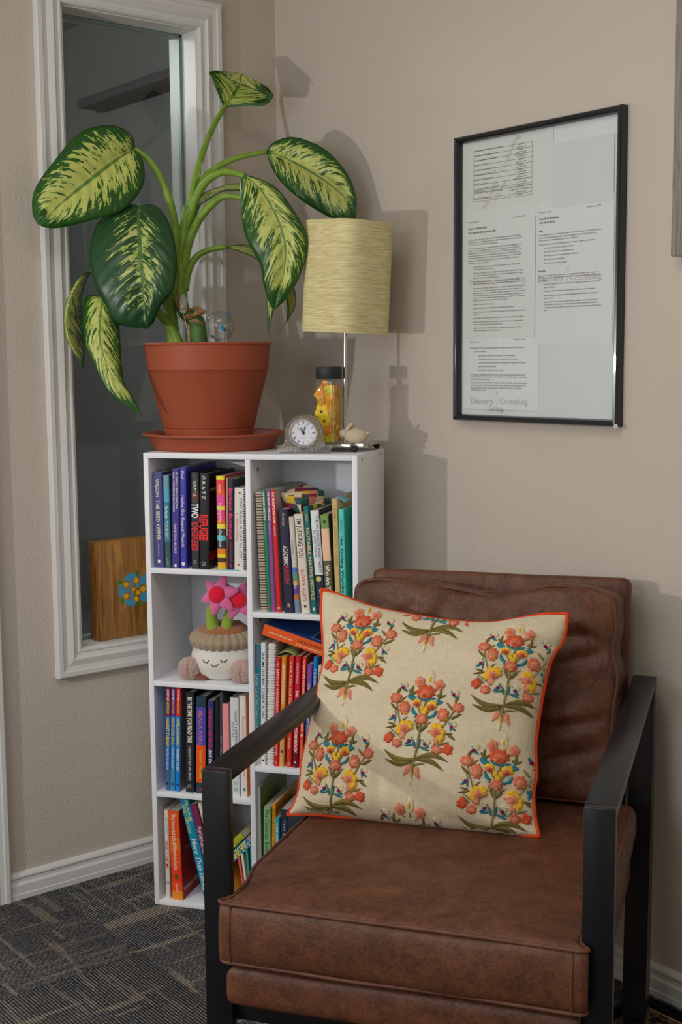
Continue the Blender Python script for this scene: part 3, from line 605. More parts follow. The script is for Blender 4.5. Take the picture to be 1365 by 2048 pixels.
lean_book('blue children\'s activity pad with yellow lettering tipped to the right behind the chair leg', .1640, .084, -44, .021, .102, (34, 110, 170), .15, text=[('1-2-3 QUANTITIES', .02, .98, .68, .36, (226, 200, 40), 0, .03), ('AND ACTIVITY PAD', .05, .95, .28, .36, (226, 200, 40), 0, .03)])
lean_book('yellow-green children\'s book tipped over on top of the blue activity pad', .1480, .1005, -44, .016, .102, (150, 152, 40), .15, bands=[(.3, .5, (190, 170, 40)), (.7, .8, (90, 120, 50))], cover=(150, 150, 44))
lean_book('thin white-and-pink children\'s book leaning left beside the chair leg', .1975, T, 27, .0045, .115, (214, 186, 188), .14)
lean_book('thin yellow children\'s book leaning left beside the chair leg', .2035, T, 27, .0045, .112, (214, 176, 60), .14)
lean_book('thin red-edged children\'s book standing near the divider on the bottom left shelf', .2175, T, 9, .0045, .135, (200, 90, 84), .14)
lean_book('thin cream children\'s book standing near the divider on the bottom left shelf', .2225, T, 7, .0055, .138, (206, 196, 176), .14)
lean_book('thin green children\'s book standing against the divider on the bottom left shelf', .2285, T, 4, .0050, .140, (60, 140, 120), .14)
lean_book('thin blue children\'s book standing against the divider on the bottom left shelf', .2345, T, 2, .0045, .142, (40, 110, 150), .14)

row([
 dict(label='plain white binder at the left end of the bottom right compartment', q=(512.3, 518, 511, 1575, 1846), col=(178, 176, 176), depth=.18, cover=(196, 194, 190)),
 dict(label='plain white binder backed by an olive green cover', q=(518.4, 525, 517, 1575, 1847), col=(188, 186, 186), depth=.19, cover=(112, 130, 70)),
 dict(label='light green paperback with dark serif behavior title', q=(527, 541.5, 527, 1614, 1848), col=(122, 168, 112), depth=.15, text=[('The Dialectical Behavior Therapy', .02, .7, .5, .5, (36, 60, 44))]),
 dict(label='tall ochre paperback half hidden behind the turquoise one', q=(542.3, 549, 545, 1607, 1848), col=(210, 136, 20), depth=.17, text=[('Behavior Tools', .05, .5, .5, .4, (120, 60, 10))]),
 dict(label='short turquoise paperback low beside the chair seat', q=(550, 559, 550, 1635, 1849), col=(40, 150, 168), depth=.14, text=[('MINDFUL', .06, .4, .5, .4, W)]),
 dict(label='dark navy paperback beside the pillow\'s lower corner', q=(561, 576.5, 561, 1619, 1850), col=(38, 44, 64), depth=.15, text=[('THE BODY OF WORK', .1, .7, .5, .3, (150, 156, 170))]),
], T)

# ================================================================== plush flower pot
pl = thing('plush_flower_pot', 'plush flower pot with sleepy face, pink flowers and fluffy feet in bookcase', 'plush toy', frame(bc(.150, .088, .5322), BE))
PW = mat('plush_white', S(206, 202, 192), .95, .1, sheen=.5, bump=(600, .4, .002)); PG = mat('plush_tan', S(150, 132, 108), .95, .1, sheen=.5, bump=(500, .5, .002))
PBR = mat('plush_soil', S(156, 98, 54), .95, .1, sheen=.4, bump=(260, 1, .006)); PGR = mat('plush_green', S(132, 156, 58), .9, .1, sheen=.4, bump=(300, .5, .002, (1, 1, .1)))
PPK = mat('plush_pink', S(206, 100, 150), .9, .1, sheen=.6, bump=(500, .4, .002)); PRD = mat('plush_red', S(200, 22, 48), .9, .1, sheen=.4); POM = mat('plush_rose_fluff', S(168, 142, 132), .95, .1, sheen=.6)
PCHK = mat('plush_brown', S(120, 70, 56), .95, .1, sheen=.4)
body = [(0, .001), (.044, .0005), (.062, .008), (.073, .026), (.076, .044), (.072, .062), (.062, .076), (0, .078)]
mb = MB(); mb.lathe(spline(body, 26), PW, 40); mb.build('body', pl)
mb = MB(); P = []
NR = 26
for i in range(NR*6):           # ribbed cuff
    a = 2*math.pi*i/(NR*6); k = .84+.16*abs(math.sin(a*NR/2))
    P.append([Vector(((.059+.021*k*math.cos(R(c)))*math.cos(a), (.059+.021*k*math.cos(R(c)))*math.sin(a), .088+.021*k*math.sin(R(c)))) for c in range(0, 361, 30)])
P.append(P[0]); mb.grid(P, PG); mb.build('ribbed_cuff', pl, angle=80)
mb = MB(); soil = [(.060, .088), (.058, .104), (.050, .117), (.03, .123), (0, .124)]
mb.lathe(spline(soil, 14), PBR, 30)
for v in mb.v: v += Vector((0, 0, .005*noise.noise(v*60)))
mb.build('soil', pl)
mb = MB(); pts = spline([(-.012, -.035, .112), (-.015, -.036, .15), (-.008, -.040, .185)], 8); mb.tube(pts, [.0145, .0145, .014, .0135, .013, .012, .0115, .011], PGR, 14); mb.build('stem', pl)
mb = MB(); pts = spline([(.016, -.028, .112), (.022, -.028, .14), (.032, -.03, .165)], 8); mb.tube(pts, [.0135, .0135, .013, .0125, .012, .0115, .011, .0105], PGR, 14); mb.build('stem', pl)
def plush_flower(c, tilt, yaw, r, phase):
    M = Matrix.Translation(c) @ Matrix.Rotation(yaw, 4, 'Z') @ Matrix.Rotation(tilt, 4, 'X')
    f = MB(); f.ball((0, 0, .003), (r*.44, r*.44, r*.24), PRD, 18, 10, M); fo = f.build('flower', pl)
    for i in range(6):
        a = 2*math.pi*i/6+phase
        p = MB(); bm = bmesh.new(); bmesh.ops.create_uvsphere(bm, u_segments=14, v_segments=12, radius=1)
        for v in bm.verts:
            x, y, z = v.co; q = .5+.5*x
            v.co = Vector((r*.62+x*r*.46, y*r*.34*(1.2-.75*q), z*r*.20*(1.2-.5*q)-.006*q))
        p.bm(bm, PPK, M @ Matrix.Rotation(a, 4, 'Z') @ Matrix.Rotation(R(10), 4, 'Y')); p.build('petal', fo)
    p = MB(); p.ball((0, 0, r*.25), (r*.12, r*.12, r*.05), mat('plush_pale', S(220, 140, 170), .9, .1), 10, 6, M); p.build('flower_eye', fo)
plush_flower((.010, -.062, .200), R(74), R(-4), .046, .32)
plush_flower((.052, -.040, .186), R(76), R(24), .044, .1)
LINE = mat('plush_thread', S(40, 38, 40), .8, .2)
def on_body(x, z):
    r = 0
    bp = spline(body, 60)
    for (r0, z0), (r1, z1) in zip(bp, bp[1:]):
        if z0 <= z <= z1 or z1 <= z <= z0:
            r = max(r, r0+(r1-r0)*((z-z0)/(z1-z0) if abs(z1-z0) > 1e-6 else 0))
    return Vector((x, -math.sqrt(max(r*r-x*x, 1e-6))-.0006, z))
# the face looks towards the room, a little to the left
FA = R(4)
def face(pts, name):
    mb = MB(); mb.tube([Matrix.Rotation(FA, 3, 'Z') @ on_body(x, z) for x, z in pts], .0008, LINE, 6); return mb
for cx, cz in ((-.021, .052), (.021, .055)):
    mb = MB()
    arc = [(cx+.0075*math.cos(a), cz-.005*math.sin(a)) for a in [math.pi*i/10 for i in range(11)]]
    mb.tube([Matrix.Rotation(FA, 3, 'Z') @ on_body(x, z) for x, z in arc], .0008, LINE, 6)
    for dx_ in (-.003, .001, .0035):
        mb.tube([Matrix.Rotation(FA, 3, 'Z') @ on_body(cx+dx_, cz-.004), Matrix.Rotation(FA, 3, 'Z') @ on_body(cx+dx_*1.5, cz-.0075)], .0006, LINE, 5)
    mb.build('closed_eye', pl)
mb = MB(); arc = [(.000+.0085*math.cos(a), .045-.006*math.sin(a)) for a in [math.pi*i/12 for i in range(13)]]
mb.tube([Matrix.Rotation(FA, 3, 'Z') @ on_body(x, z) for x, z in arc], .0008, LINE, 6); mb.build('mouth', pl)
for cx in (-.062, .064):
    mb = MB(); bm = bmesh.new(); bmesh.ops.create_icosphere(bm, subdivisions=5, radius=1)
    for v in bm.verts:
        n = noise.noise(v.co*9+Vector((cx*50, 0, 0))); n2 = noise.noise(v.co*24)
        cleft = math.exp(-((v.co.x-.25)/.10)**2)*.18
        v.co = Vector((cx+v.co.x*.0262*(1+.09*n+.10*n2-cleft), -.060+v.co.y*.023*(1+.09*n+.10*n2-cleft), .0262+v.co.z*.0265*(1+.08*n+.06*n2)))
    mb.bm(bm, POM); mb.build('pompom_foot', pl)
mb = MB(); mb.ball((-.036, -.055, .008), (.022, .014, .008), PCHK, 12, 8); mb.build('ankle', pl)
# ================================================================== potted plant
TERRA = mat('terracotta_plastic', S(146, 71, 46), .5, .35, bump=(300, .05, .002))
sau = thing('plant_saucer', 'shallow terracotta plastic saucer under the plant pot', 'saucer', Matrix.Translation(bc(.105, .165, BH)))
mb = MB(); mb.lathe([(0, 0), (.136, 0), (.141, .004), (.150, .028), (.1545, .031), (.160, .031), (.1655, .035), (.1645, .0385), (.160, .0385), (.1525, .034), (.140, .008), (.134, .005), (0, .005)], TERRA, 72); mb.build('dish', sau, angle=40)
PM = Matrix.Translation(bc(.093, .165, BH+.0055)); PI_ = PM.inverted()
pt = thing('potted_plant', 'variegated green and yellow leafy houseplant in a terracotta pot on the bookcase', 'plant', PM)
mb = MB(); mb.lathe([(0, 0), (.094, 0), (.097, .002), (.1045, .040), (.1035, .041), (.1035, .043), (.1055, .045), (.1065, .049), (.1375, .170), (.1385, .1715), (.1365, .1725), (.1365, .1745), (.1395, .176), (.1455, .231), (.1485, .2325), (.1495, .2355), (.148, .238), (.1415, .238), (.1395, .232), (.132, .17), (.10, .05), (0, .05)], TERRA, 96); mb.build('pot', pt, angle=30)
SOIL = mat('potting_soil', S(52, 40, 30), .95, .1, var=(90, .6), bump=(140, 1, .01))
mb = MB(); P = []
for i in range(19):
    r = .1375*i/18; P.append([Vector((r*math.cos(2*math.pi*j/48), r*math.sin(2*math.pi*j/48), .212+.004*noise.noise(Vector((r*40, j*.7, 3))))) for j in range(49)])
mb.grid(P, SOIL, flip=True); mb.build('soil', pt)
def leaf_mat(key, bias, ends, dark, pale, rib):
    m, nt, N, L, B = nodes_of(key)
    uv = N('TexCoord'); sp = N('SeparateXYZ'); L(uv.outputs['UV'], sp.inputs[0])
    uc = math_node(N, L, 'SUBTRACT', math_node(N, L, 'MULTIPLY', sp.outputs[0], 2.0), 1.0)
    ua = math_node(N, L, 'ABSOLUTE', uc); v = sp.outputs[1]
    oi = N('ObjectInfo'); seed = math_node(N, L, 'ADD', math_node(N, L, 'MULTIPLY', oi.outputs['Random'], 40), math_node(N, L, 'SIGN', uc))
    wv = math_node(N, L, 'SUBTRACT', v, math_node(N, L, 'MULTIPLY', math_node(N, L, 'POWER', ua, 1.25), .26))
    cb = N('CombineXYZ'); L(math_node(N, L, 'MULTIPLY', wv, 32), cb.inputs[0]); L(math_node(N, L, 'MULTIPLY', ua, 2.6), cb.inputs[1]); L(seed, cb.inputs[2])
    n = N('TexNoise'); n.inputs['Scale'].default_value = 1.0; n.inputs['Detail'].default_value = 5; n.inputs['Roughness'].default_value = .62; n.inputs['Distortion'].default_value = .35; L(cb.outputs[0], n.inputs['Vector'])
    cb2 = N('CombineXYZ'); L(math_node(N, L, 'MULTIPLY', wv, 55), cb2.inputs[0]); L(math_node(N, L, 'MULTIPLY', ua, 13), cb2.inputs[1]); L(seed, cb2.inputs[2])
    n2 = N('TexNoise'); n2.inputs['Scale'].default_value = 1.0; n2.inputs['Detail'].default_value = 3; L(cb2.outputs[0], n2.inputs['Vector'])
    val = math_node(N, L, 'ADD', math_node(N, L, 'MULTIPLY', n.outputs['Fac'], 1.7), math_node(N, L, 'MULTIPLY', n2.outputs['Fac'], .42))
    val = math_node(N, L, 'ADD', val, math_node(N, L, 'MULTIPLY', math_node(N, L, 'SUBTRACT', .60, math_node(N, L, 'POWER', ua, 2.6)), .66))
    cb3 = N('CombineXYZ'); L(math_node(N, L, 'MULTIPLY', wv, 44), cb3.inputs[0]); L(math_node(N, L, 'MULTIPLY', ua, 2.4), cb3.inputs[1]); L(math_node(N, L, 'ADD', seed, 7.3), cb3.inputs[2])
    n3 = N('TexNoise'); n3.inputs['Scale'].default_value = 1.0; n3.inputs['Detail'].default_value = 4; n3.inputs['Roughness'].default_value = .6; L(cb3.outputs[0], n3.inputs['Vector'])
    slit = N('MapRange', i_1=.545, i_2=.60, i_3=0.0, i_4=.55); L(n3.outputs['Fac'], slit.inputs[0])
    val = math_node(N, L, 'SUBTRACT', val, math_node(N, L, 'MULTIPLY', slit.outputs[0], math_node(N, L, 'MINIMUM', math_node(N, L, 'MULTIPLY', ua, 3.0), 1.0)))
    e0 = N('MapRange', i_1=0.0, i_2=ends[0], i_3=-.5, i_4=0.0); L(v, e0.inputs[0])
    e1 = N('MapRange', i_1=1.0, i_2=ends[1], i_3=-.7, i_4=0.0); L(v, e1.inputs[0])
    val = math_node(N, L, 'ADD', math_node(N, L, 'ADD', val, e0.outputs[0]), e1.outputs[0])
    mk = N('MapRange', i_1=bias, i_2=bias+.02); L(val, mk.inputs[0])
    tone = N('MapRange', i_1=bias+.0, i_2=bias+.16); L(val, tone.inputs[0])
    pcol = mix_col(N, L, tone.outputs[0], S(126, 150, 52), pale)
    col = mix_col(N, L, mk.outputs[0], dark, pcol)
    rb = N('MapRange', i_1=.075, i_2=.045); L(math_node(N, L, 'ADD', ua, math_node(N, L, 'MULTIPLY', v, .035)), rb.inputs[0])
    col = mix_col(N, L, rb.outputs[0], col, rib)
    L(col, B.inputs['Base Color']); B.inputs['Roughness'].default_value = .36; B.inputs['Specular IOR Level'].default_value = .45
    wn = math_node(N, L, 'SINE', math_node(N, L, 'MULTIPLY', wv, 62))
    bp = N('Bump'); bp.inputs['Strength'].default_value = .25; bp.inputs['Distance'].default_value = .006
    L(math_node(N, L, 'MULTIPLY', wn, math_node(N, L, 'SUBTRACT', 1.0, ua)), bp.inputs['Height']); L(bp.outputs[0], B.inputs['Normal'])
    return m
DKG, PLG, RBG = S(28, 72, 18), S(170, 176, 92), S(84, 116, 44)
LEAF_A = leaf_mat('leaf_heavily_variegated', 1.18, (.10, .86), DKG, PLG, RBG)
LEAF_B = leaf_mat('leaf_lightly_variegated', 1.42, (.16, .80), S(26, 64, 30), S(170, 172, 104), S(70, 100, 40))
STEM = mat('plant_stem', S(112, 142, 50), .4, .4, var=(40, .18))
def leaf(rows, m, arch=.010, lift=0.0, nv=34, nu=8, name='leaf'):
    ks = [r[0] for r in rows]
    flatrows = []
    for r in rows:
        t, md, l, rr = r if len(r) == 4 else (r[0], r[1], r[1], r[1])
        def d3(p): return p if len(p) == 3 else (p[0], p[1], md[2])
        flatrows.append((t, *md, *d3(l), *d3(rr)))
    S_ = spline(flatrows, nv); P = []; UVs = []
    for s in S_:
        md = at(*s[1:4]); l = at(*s[4:7]); r = at(*s[7:10]); row_ = []; uvr = []
        wd = ((l-md).length+(r-md).length)/2
        for j in range(-nu, nu+1):
            u = j/nu; e = l if u < 0 else r; a = abs(u)
            p = md.lerp(e, a) - FW*(math.sin(math.pi*a**.9)*arch*min(1, wd/.05)) + FW*lift*a*a
            row_.append(p); uvr.append((u*.5+.5, max(0, min(1, s[0]))))
        P.append(row_); UVs.append(uvr)
    mb = MB(); mb.grid(P, m, uv=UVs); o = mb.build(name, pt, angle=180, xf=PI_)
    sd = o.modifiers.new('thickness', 'SOLIDIFY'); sd.thickness = .0009; sd.offset = 0
    return o
def petiole(pts, r0, r1, name='petiole', m=None):
    q = spline([(p[0], p[1], p[2] if len(p) > 2 else 0) for p in pts], 6*(len(pts)-1)+1)
    mb = MB(); k = len(q); mb.tube([at(*p) for p in q], [1.16*(r0+(r1-r0)*i/(k-1)) for i in range(k)], m or STEM, 10); return mb.build(name, pt, angle=180, xf=PI_)
# canes and leaf stalks
petiole([(398, 705, -.02), (397, 670, -.02), (394, 645, -.02), (380, 632, -.015), (368, 622, -.01), (362, 600, 0)], .0185, .0125, 'cane', mat('cane_green', S(70, 104, 50), .45, .4, var=(30, .3)))
petiole([(362, 606, 0), (361, 570, 0), (362, 530, 0), (366, 490, 0), (370, 450, 0), (376, 415, 0)], .0135, .0095, 'cane')
petiole([(349, 705, .0), (346, 660, 0), (342, 620, .01), (346, 580, .01), (352, 540, .01)], .0135, .009, 'cane')
petiole([(352, 548, 0), (352, 480, -.005), (344, 420, -.01), (324, 362, -.015), (300, 322, -.02), (270, 298, -.03)], .010, .0052)
petiole([(350, 600, 0), (346, 540, -.02), (330, 470, -.03), (300, 424, -.045), (277, 411, -.06)], .008, .005)
petiole([(358, 690, -.005), (346, 662, -.01), (330, 640, -.02), (296, 606, -.05), (250, 582, -.08), (208, 590, -.10)], .0115, .005)
petiole([(350, 640, .005), (320, 590, 0), (270, 550, -.03), (220, 535, -.06), (183, 543, -.09)], .008, .004)
petiole([(372, 470, 0), (378, 420, 0), (388, 370, .0), (404, 310, .04), (426, 255, .09), (450, 214, .13), (468, 191, .137)], .0085, .0045)
petiole([(366, 500, 0), (378, 425, 0), (396, 378, .005), (420, 345, .02), (468, 318, .03), (534, 303, .04)], .0095, .0048)
petiole([(372, 460, 0), (392, 398, -.02), (412, 364, -.05), (440, 346, -.08), (464, 345, -.10), (490, 352, -.12)], .0085, .006)
petiole([(366, 540, 0), (376, 490, -.01), (392, 450, -.01), (412, 421, -.02), (440, 396, -.03), (462, 392, -.04), (490, 397, -.05)], .010, .0055)
petiole([(374, 500, .01), (382, 460, .01), (390, 430, .01), (399, 408, .01)], .006, .0035)
petiole([(370, 580, 0), (376, 545, 0), (392, 515, .0), (418, 500, .0), (452, 494, .0)], .0085, .0048)
petiole([(393, 368, .005), (400, 345, .005), (405, 322, .005)], .004, .0008, 'sheath')
petiole([(335, 385, -.008), (340, 395, -.01), (348, 450, -.005)], .001, .006, 'sheath')
# leaves
leaf([(0, (271, 297, -.03)), (.1, (250, 309, -.045), (262, 268), (287, 326)), (.28, (218, 331, -.07), (220, 250), (286, 372)), (.48, (180, 361, -.10), (160, 265), (250, 417)), (.68, (140, 393, -.13), (110, 320), (192, 438)), (.85, (108, 421, -.15), (70, 378), (122, 455)), (.95, (88, 440, -.16), (65, 424), (92, 455)), (1, (75, 448, -.165))], LEAF_A, .012)
leaf([(0, (277, 411, -.06)), (.05, (277, 418, -.07), (238, 410), (313, 412)), (.2, (279, 455, -.10), (193, 450), (340, 450)), (.4, (282, 508, -.125), (179, 512), (354, 515)), (.6, (286, 558, -.135), (190, 568), (347, 576)), (.8, (289, 607, -.13), (211, 610), (319, 615)), (.93, (291, 640, -.12), (234, 647), (309, 642)), (1, (293, 658, -.11))], LEAF_B, .012)
leaf([(0, (183, 543, -.09)), (.1, (166, 556, -.105), (162, 551, -.11), (174, 560, -.08)), (.3, (144, 590, -.13), (138, 590, -.12), (164, 596, -.07)), (.5, (133, 634, -.14), (128, 632, -.125), (165, 643, -.06)), (.7, (138, 676, -.135), (132, 676, -.12), (169, 688, -.06)), (.9, (157, 715, -.11), (150, 708, -.11), (169, 722, -.08)), (1, (167, 737, -.09))], LEAF_A, .003)
leaf([(0, (208, 590, -.10)), (.1, (205, 605, -.115), (173, 594, -.10), (224, 612, -.10)), (.25, (200, 640, -.135), (165, 635, -.12), (237, 645, -.10)), (.42, (200, 680, -.14), (170, 690, -.13), (241, 690, -.11)), (.6, (209, 716, -.14), (186, 724, -.135), (244, 735, -.12)), (.75, (224, 752, -.14), (205, 765, -.14), (249, 766, -.13)), (.88, (248, 784, -.135), (232, 798, -.14), (267, 796, -.13)), (1, (286, 833, -.13))], LEAF_A, .006)
leaf([(0, (450, 215, 0.130)), (.08, (455, 206, 0.132), (441, 200, 0.120), (492, 212, 0.120)), (.22, (466, 190, 0.138), (428, 168, 0.115), (530, 210, 0.110)), (.36, (477, 174, 0.146), (420, 149, 0.110), (546, 194, 0.105)), (.5, (484, 158, 0.140), (421, 143, 0.100), (543, 184, 0.100)), (.6, (486, 148, 0.110), (436, 141, 0.080), (530, 171, 0.080)), (.72, (480, 158, 0.080), (444, 147, 0.065), (531, 183, 0.070)), (.85, (486, 171, 0.070), (455, 157, 0.060), (532, 190, 0.060)), (1, (500, 174, 0.065))], LEAF_A, .002, nv=44)
leaf([(0, (533, 303, .04)), (.1, (552, 308, .035), (546, 286), (541, 329)), (.28, (585, 323, .025), (584, 274), (560, 361)), (.48, (622, 344, .01), (634, 289), (592, 392)), (.66, (656, 366, 0), (668, 314), (630, 418)), (.83, (686, 391, -.005), (699, 354), (666, 437)), (.94, (704, 415, -.01), (713, 398), (695, 441)), (1, (711, 438, -.01))], LEAF_A, .010)
leaf([(0, (487, 349, -.12)), (.08, (503, 361, -.125), (481, 368), (514, 356)), (.22, (527, 386, -.14), (482, 410), (555, 377)), (.4, (552, 428, -.15), (487, 456), (594, 430)), (.56, (567, 468, -.155), (500, 492), (613, 466)), (.7, (572, 505, -.15), (521, 529), (614, 505)), (.84, (567, 553, -.14), (527, 566), (600, 553)), (.94, (556, 588, -.13), (536, 598), (572, 598)), (1, (547, 621, -.12))], LEAF_A, .012)
leaf([(0, (398, 412, .01)), (.2, (412, 395, .01), (403, 389, .03), (419, 399, -.01)), (.5, (445, 378, .0), (441, 373, .03), (448, 383, -.02)), (.8, (480, 373, 0), (480, 367, .03), (484, 382, -.02)), (1, (520, 382, 0))], LEAF_A, .002, nv=20)
leaf([(0, (488, 396, -.05)), (.3, (520, 450, -.06), (500, 460), (556, 450)), (.6, (540, 540, -.06), (528, 550), (570, 540)), (.8, (542, 600, -.06), (533, 600), (557, 596)), (.92, (539, 640, -.06), (535, 636), (544, 636)), (1, (537, 671, -.06))], LEAF_A, .004, nv=22)
leaf([(0, (450, 495, 0)), (.15, (480, 497, 0), (480, 489, .03), (480, 504, -.01)), (.35, (515, 511, 0), (516, 496, .03), (514, 519, -.01)), (.55, (555, 537, 0), (562, 522, .03), (545, 547, -.01)), (.75, (582, 590, 0), (590, 580, .02), (572, 597, -.01)), (.9, (581, 627, 0), (588, 621, .02), (573, 641, -.01)), (1, (556, 666, 0))], LEAF_A, .002, nv=26)
# dried husks on the bent cane
HUSK = mat('dry_husk', S(150, 112, 76), .9, .15, var=(60, .4), bump=(90, .8, .004, (1, 6, 1)))
random.seed(3)
for i in range(7):
    x0 = 372+random.uniform(-8, 12); y0 = 622+random.uniform(0, 22); x1 = x0+random.uniform(18, 46); y1 = y0+random.uniform(-12, 10)
    q = [at(x0, y0, -.045), at((x0+x1)/2, (y0+y1)/2-random.uniform(2, 7), -.052), at(x1, y1, -.045)]
    wv = Vector((0, 0, random.uniform(.003, .009)))
    mb = MB(); mb.grid([[p-wv*.5*s, p+wv*.5*s] for p, s in zip([q[0].lerp(q[1], .0), q[0].lerp(q[1], .5), q[1], q[1].lerp(q[2], .5), q[2]], (.3, .9, 1, .8, .2))], HUSK)
    o = mb.build('dry_husk', pt, angle=180, xf=PI_); sd = o.modifiers.new('thickness', 'SOLIDIFY'); sd.thickness = .0008
mb = MB(); mb.tube([at(356, 575, -.035), at(352, 598, -.037), at(357, 615, -.035)], [.002, .004, .002], HUSK, 6); mb.build('dry_husk', pt, xf=PI_)

# glass watering globe
gp = at(440, 651, -.09); gr = .0335
glo = thing('watering_globe', 'clear glass watering globe with blue flecks stuck in the pot soil', 'watering globe', Matrix.Translation(gp-Vector((0, 0, gr+.03))))
GL = thin_glass('globe_glass', (.93, .95, .94), .12, .0)
mb = MB(); mb.ball((0, 0, gr+.03), gr, GL, 40, 24); mb.build('bulb', glo)
mb = MB(); mb.tube([Vector((0, 0, .034)), Vector((0, 0, -.02))], [.010, .006], thin_glass('globe_neck', (.8, .84, .82), .06), 14); mb.build('spike', glo)
BLF = flat(30, 110, 150)
for dx_, dz_, s in ((.010, -.011, .006), (-.024, .010, .003), (.020, .024, .0035), (-.016, -.026, .004), (.008, -.006, .003), (.014, -.014, .003)):
    mb = MB(); v = (RT*dx_ + Vector((0, 0, dz_)) - FW*math.sqrt(max(0, (gr*.97)**2-dx_**2-dz_**2)))
    mb.ball(v+Vector((0, 0, gr+.03)), (s, s, s*.9), BLF, 8, 6); mb.build('glass_fleck', glo)
# wire-wrapped crystal
cp = at(367, 612, -.075)
cry = thing('crystal_stake', 'small clear crystal wrapped in copper wire standing in the pot', 'crystal', Matrix.Translation(cp))
CRM = mat('crystal', (.9, .86, .85), .1, .5, trans=.75, ior=1.5); COP = mat('copper_wire', S(150, 92, 66), .35, .5, .8)
mb = MB(); mb.lathe([(0, -.018), (.008, -.012), (.0085, .014), (.003, .026), (0, .027)], CRM, 6); mb.build('crystal_point', cry, smooth=False)
wr = [Vector((.0092*math.cos(i*.7), .0092*math.sin(i*.7), -.012+.0006*i)) for i in range(28)]
mb = MB(); mb.tube(wr, .0007, COP, 5); mb.tube([Vector((0, 0, -.018)), at(372, 645, -.075)-cp, at(377, 668, -.07)-cp, at(378, 705, -.06)-cp], .0011, COP, 6); mb.build('wire', cry)

# ================================================================== table lamp
CHR = mat('brushed_chrome', (.62, .60, .57), .22, .5, 1.0)
LA, LB = .420, .168
lm = thing('table_lamp', 'table lamp with ribbed cream paper shade on a thin chrome pole', 'lamp', frame(bc(LA, LB, BH), BE) @ Matrix.Rotation(R(-8), 4, 'Z'))
mb = MB(); bm = bmesh.new(); bmesh.ops.create_cube(bm, size=1)
for v in bm.verts: v.co = Vector((-.012+v.co.x*.166, v.co.y*.166, .0155+v.co.z*.005))
ve = [e for e in bm.edges if abs(e.verts[0].co.z-e.verts[1].co.z) > .001]
bmesh.ops.bevel(bm, geom=ve, offset=.022, segments=7, affect='EDGES'); mb.bm(bm, CHR); mb.build('base_plate', lm, angle=30)
RUB = mat('black_rubber', S(26, 26, 30), .45, .4)
for sx in (-1, 1):
    for sy in (-1, 1):
        mb = MB(); mb.ball((-.012+sx*.064, sy*.064, .0068), (.008, .008, .0068), RUB, 14, 10); mb.build('ball_foot', lm)
mb = MB(); mb.tube([Vector((0, 0, .018)), Vector((.004, 0, .29))], .0042, CHR, 14); mb.build('pole', lm)
def shade_mat():
    m, nt, N, L, B = nodes_of('crepe_paper')
    tc = N('TexCoord'); mp = N('Mapping'); mp.inputs['Scale'].default_value = (26, 26, 420); L(tc.outputs['Object'], mp.inputs['Vector'])
    n = N('TexNoise'); n.inputs['Scale'].default_value = 1; n.inputs['Detail'].default_value = 4; n.inputs['Distortion'].default_value = .4; L(mp.outputs[0], n.inputs['Vector'])
    r = N('MapRange', i_1=.3, i_2=.7); L(n.outputs['Fac'], r.inputs[0])
    L(mix_col(N, L, r.outputs[0], S(178, 164, 112), S(216, 204, 154)), B.inputs['Base Color']); B.inputs['Roughness'].default_value = .75
    B.inputs['Subsurface Weight'].default_value = 0
    bp = N('Bump'); bp.inputs['Strength'].default_value = .7; bp.inputs['Distance'].default_value = .003; L(n.outputs['Fac'], bp.inputs['Height']); L(bp.outputs[0], B.inputs['Normal'])
    return m
SH = shade_mat()
def sq(r, n=80, e=3.6):
    out = []
    for i in range(n):
        a = 2*math.pi*i/n; c, s = math.cos(a), math.sin(a)
        k = (abs(c)**e+abs(s)**e)**(-1/e); out.append((r*k*c, r*k*s))
    return out
mb = MB(); P = []
NZ = 14
for i in range(NZ+1):
    z = .262+.243*i/NZ; P.append([Vector((x+.0, y, z)) for x, y in sq(.083)]); P[-1].append(P[-1][0])
for i in range(NZ, -1, -1):
    z = .262+.243*i/NZ; P.append([Vector((x, y, z)) for x, y in sq(.0815)]); P[-1].append(P[-1][0])
P.append(P[0])
mb.grid(P, SH)
TILT = Matrix.Translation((0.003, 0, .262)) @ Matrix.Rotation(R(3), 4, 'Y') @ Matrix.Rotation(R(-22), 4, 'Z') @ Matrix.Translation((0, 0, -.262))
for i, v in enumerate(mb.v): mb.v[i] = TILT @ v
shd = mb.build('lamp_shade', lm, angle=60)
mb = MB(); mb.tube([Vector((-.075, 0, .29)), Vector((.085, 0, .292))], .0016, CHR, 6); mb.tube([Vector((.005, -.075, .29)), Vector((.005, .075, .29))], .0016, CHR, 6); mb.build('shade_holder', lm)

# ================================================================== bottle with dried flowers
BA, BB, BZ = .397, .126, BH+.0182
bo = thing('flower_bottle', 'square clear bottle of yellow dried flowers with black lid beside lamp pole', 'bottle', frame(bc(BA, BB, BZ), BE) @ Matrix.Rotation(R(-3), 4, 'Z'))
BG = thin_glass('bottle_glass', (.96, .95, .9), .10)
mb = MB(); P = []
for z, r in ((0, .022), (.001, .0265), (.004, .0278), (.132, .0278), (.138, .0272), (.142, .0262)):
    P.append([Vector((x, y, z)) for x, y in sq(r, 48, 5)]); P[-1].append(P[-1][0])
mb.grid(P, BG); mb.build('glass_body', bo, angle=50)
mb = MB(); mb.lathe([(0, .142), (.0285, .142), (.0292, .143), (.0292, .1660), (.0285, .1685), (.026, .169), (0, .169)], mat('black_cap', S(38, 40, 44), .5, .4), 48); mb.build('cap', bo, angle=40)
YEL = flat(226, 186, 20); YEL2 = flat(214, 150, 22); LIME = flat(190, 190, 50); PURP = flat(60, 40, 70); TAN = flat(196, 158, 118); ORA = flat(212, 128, 20)
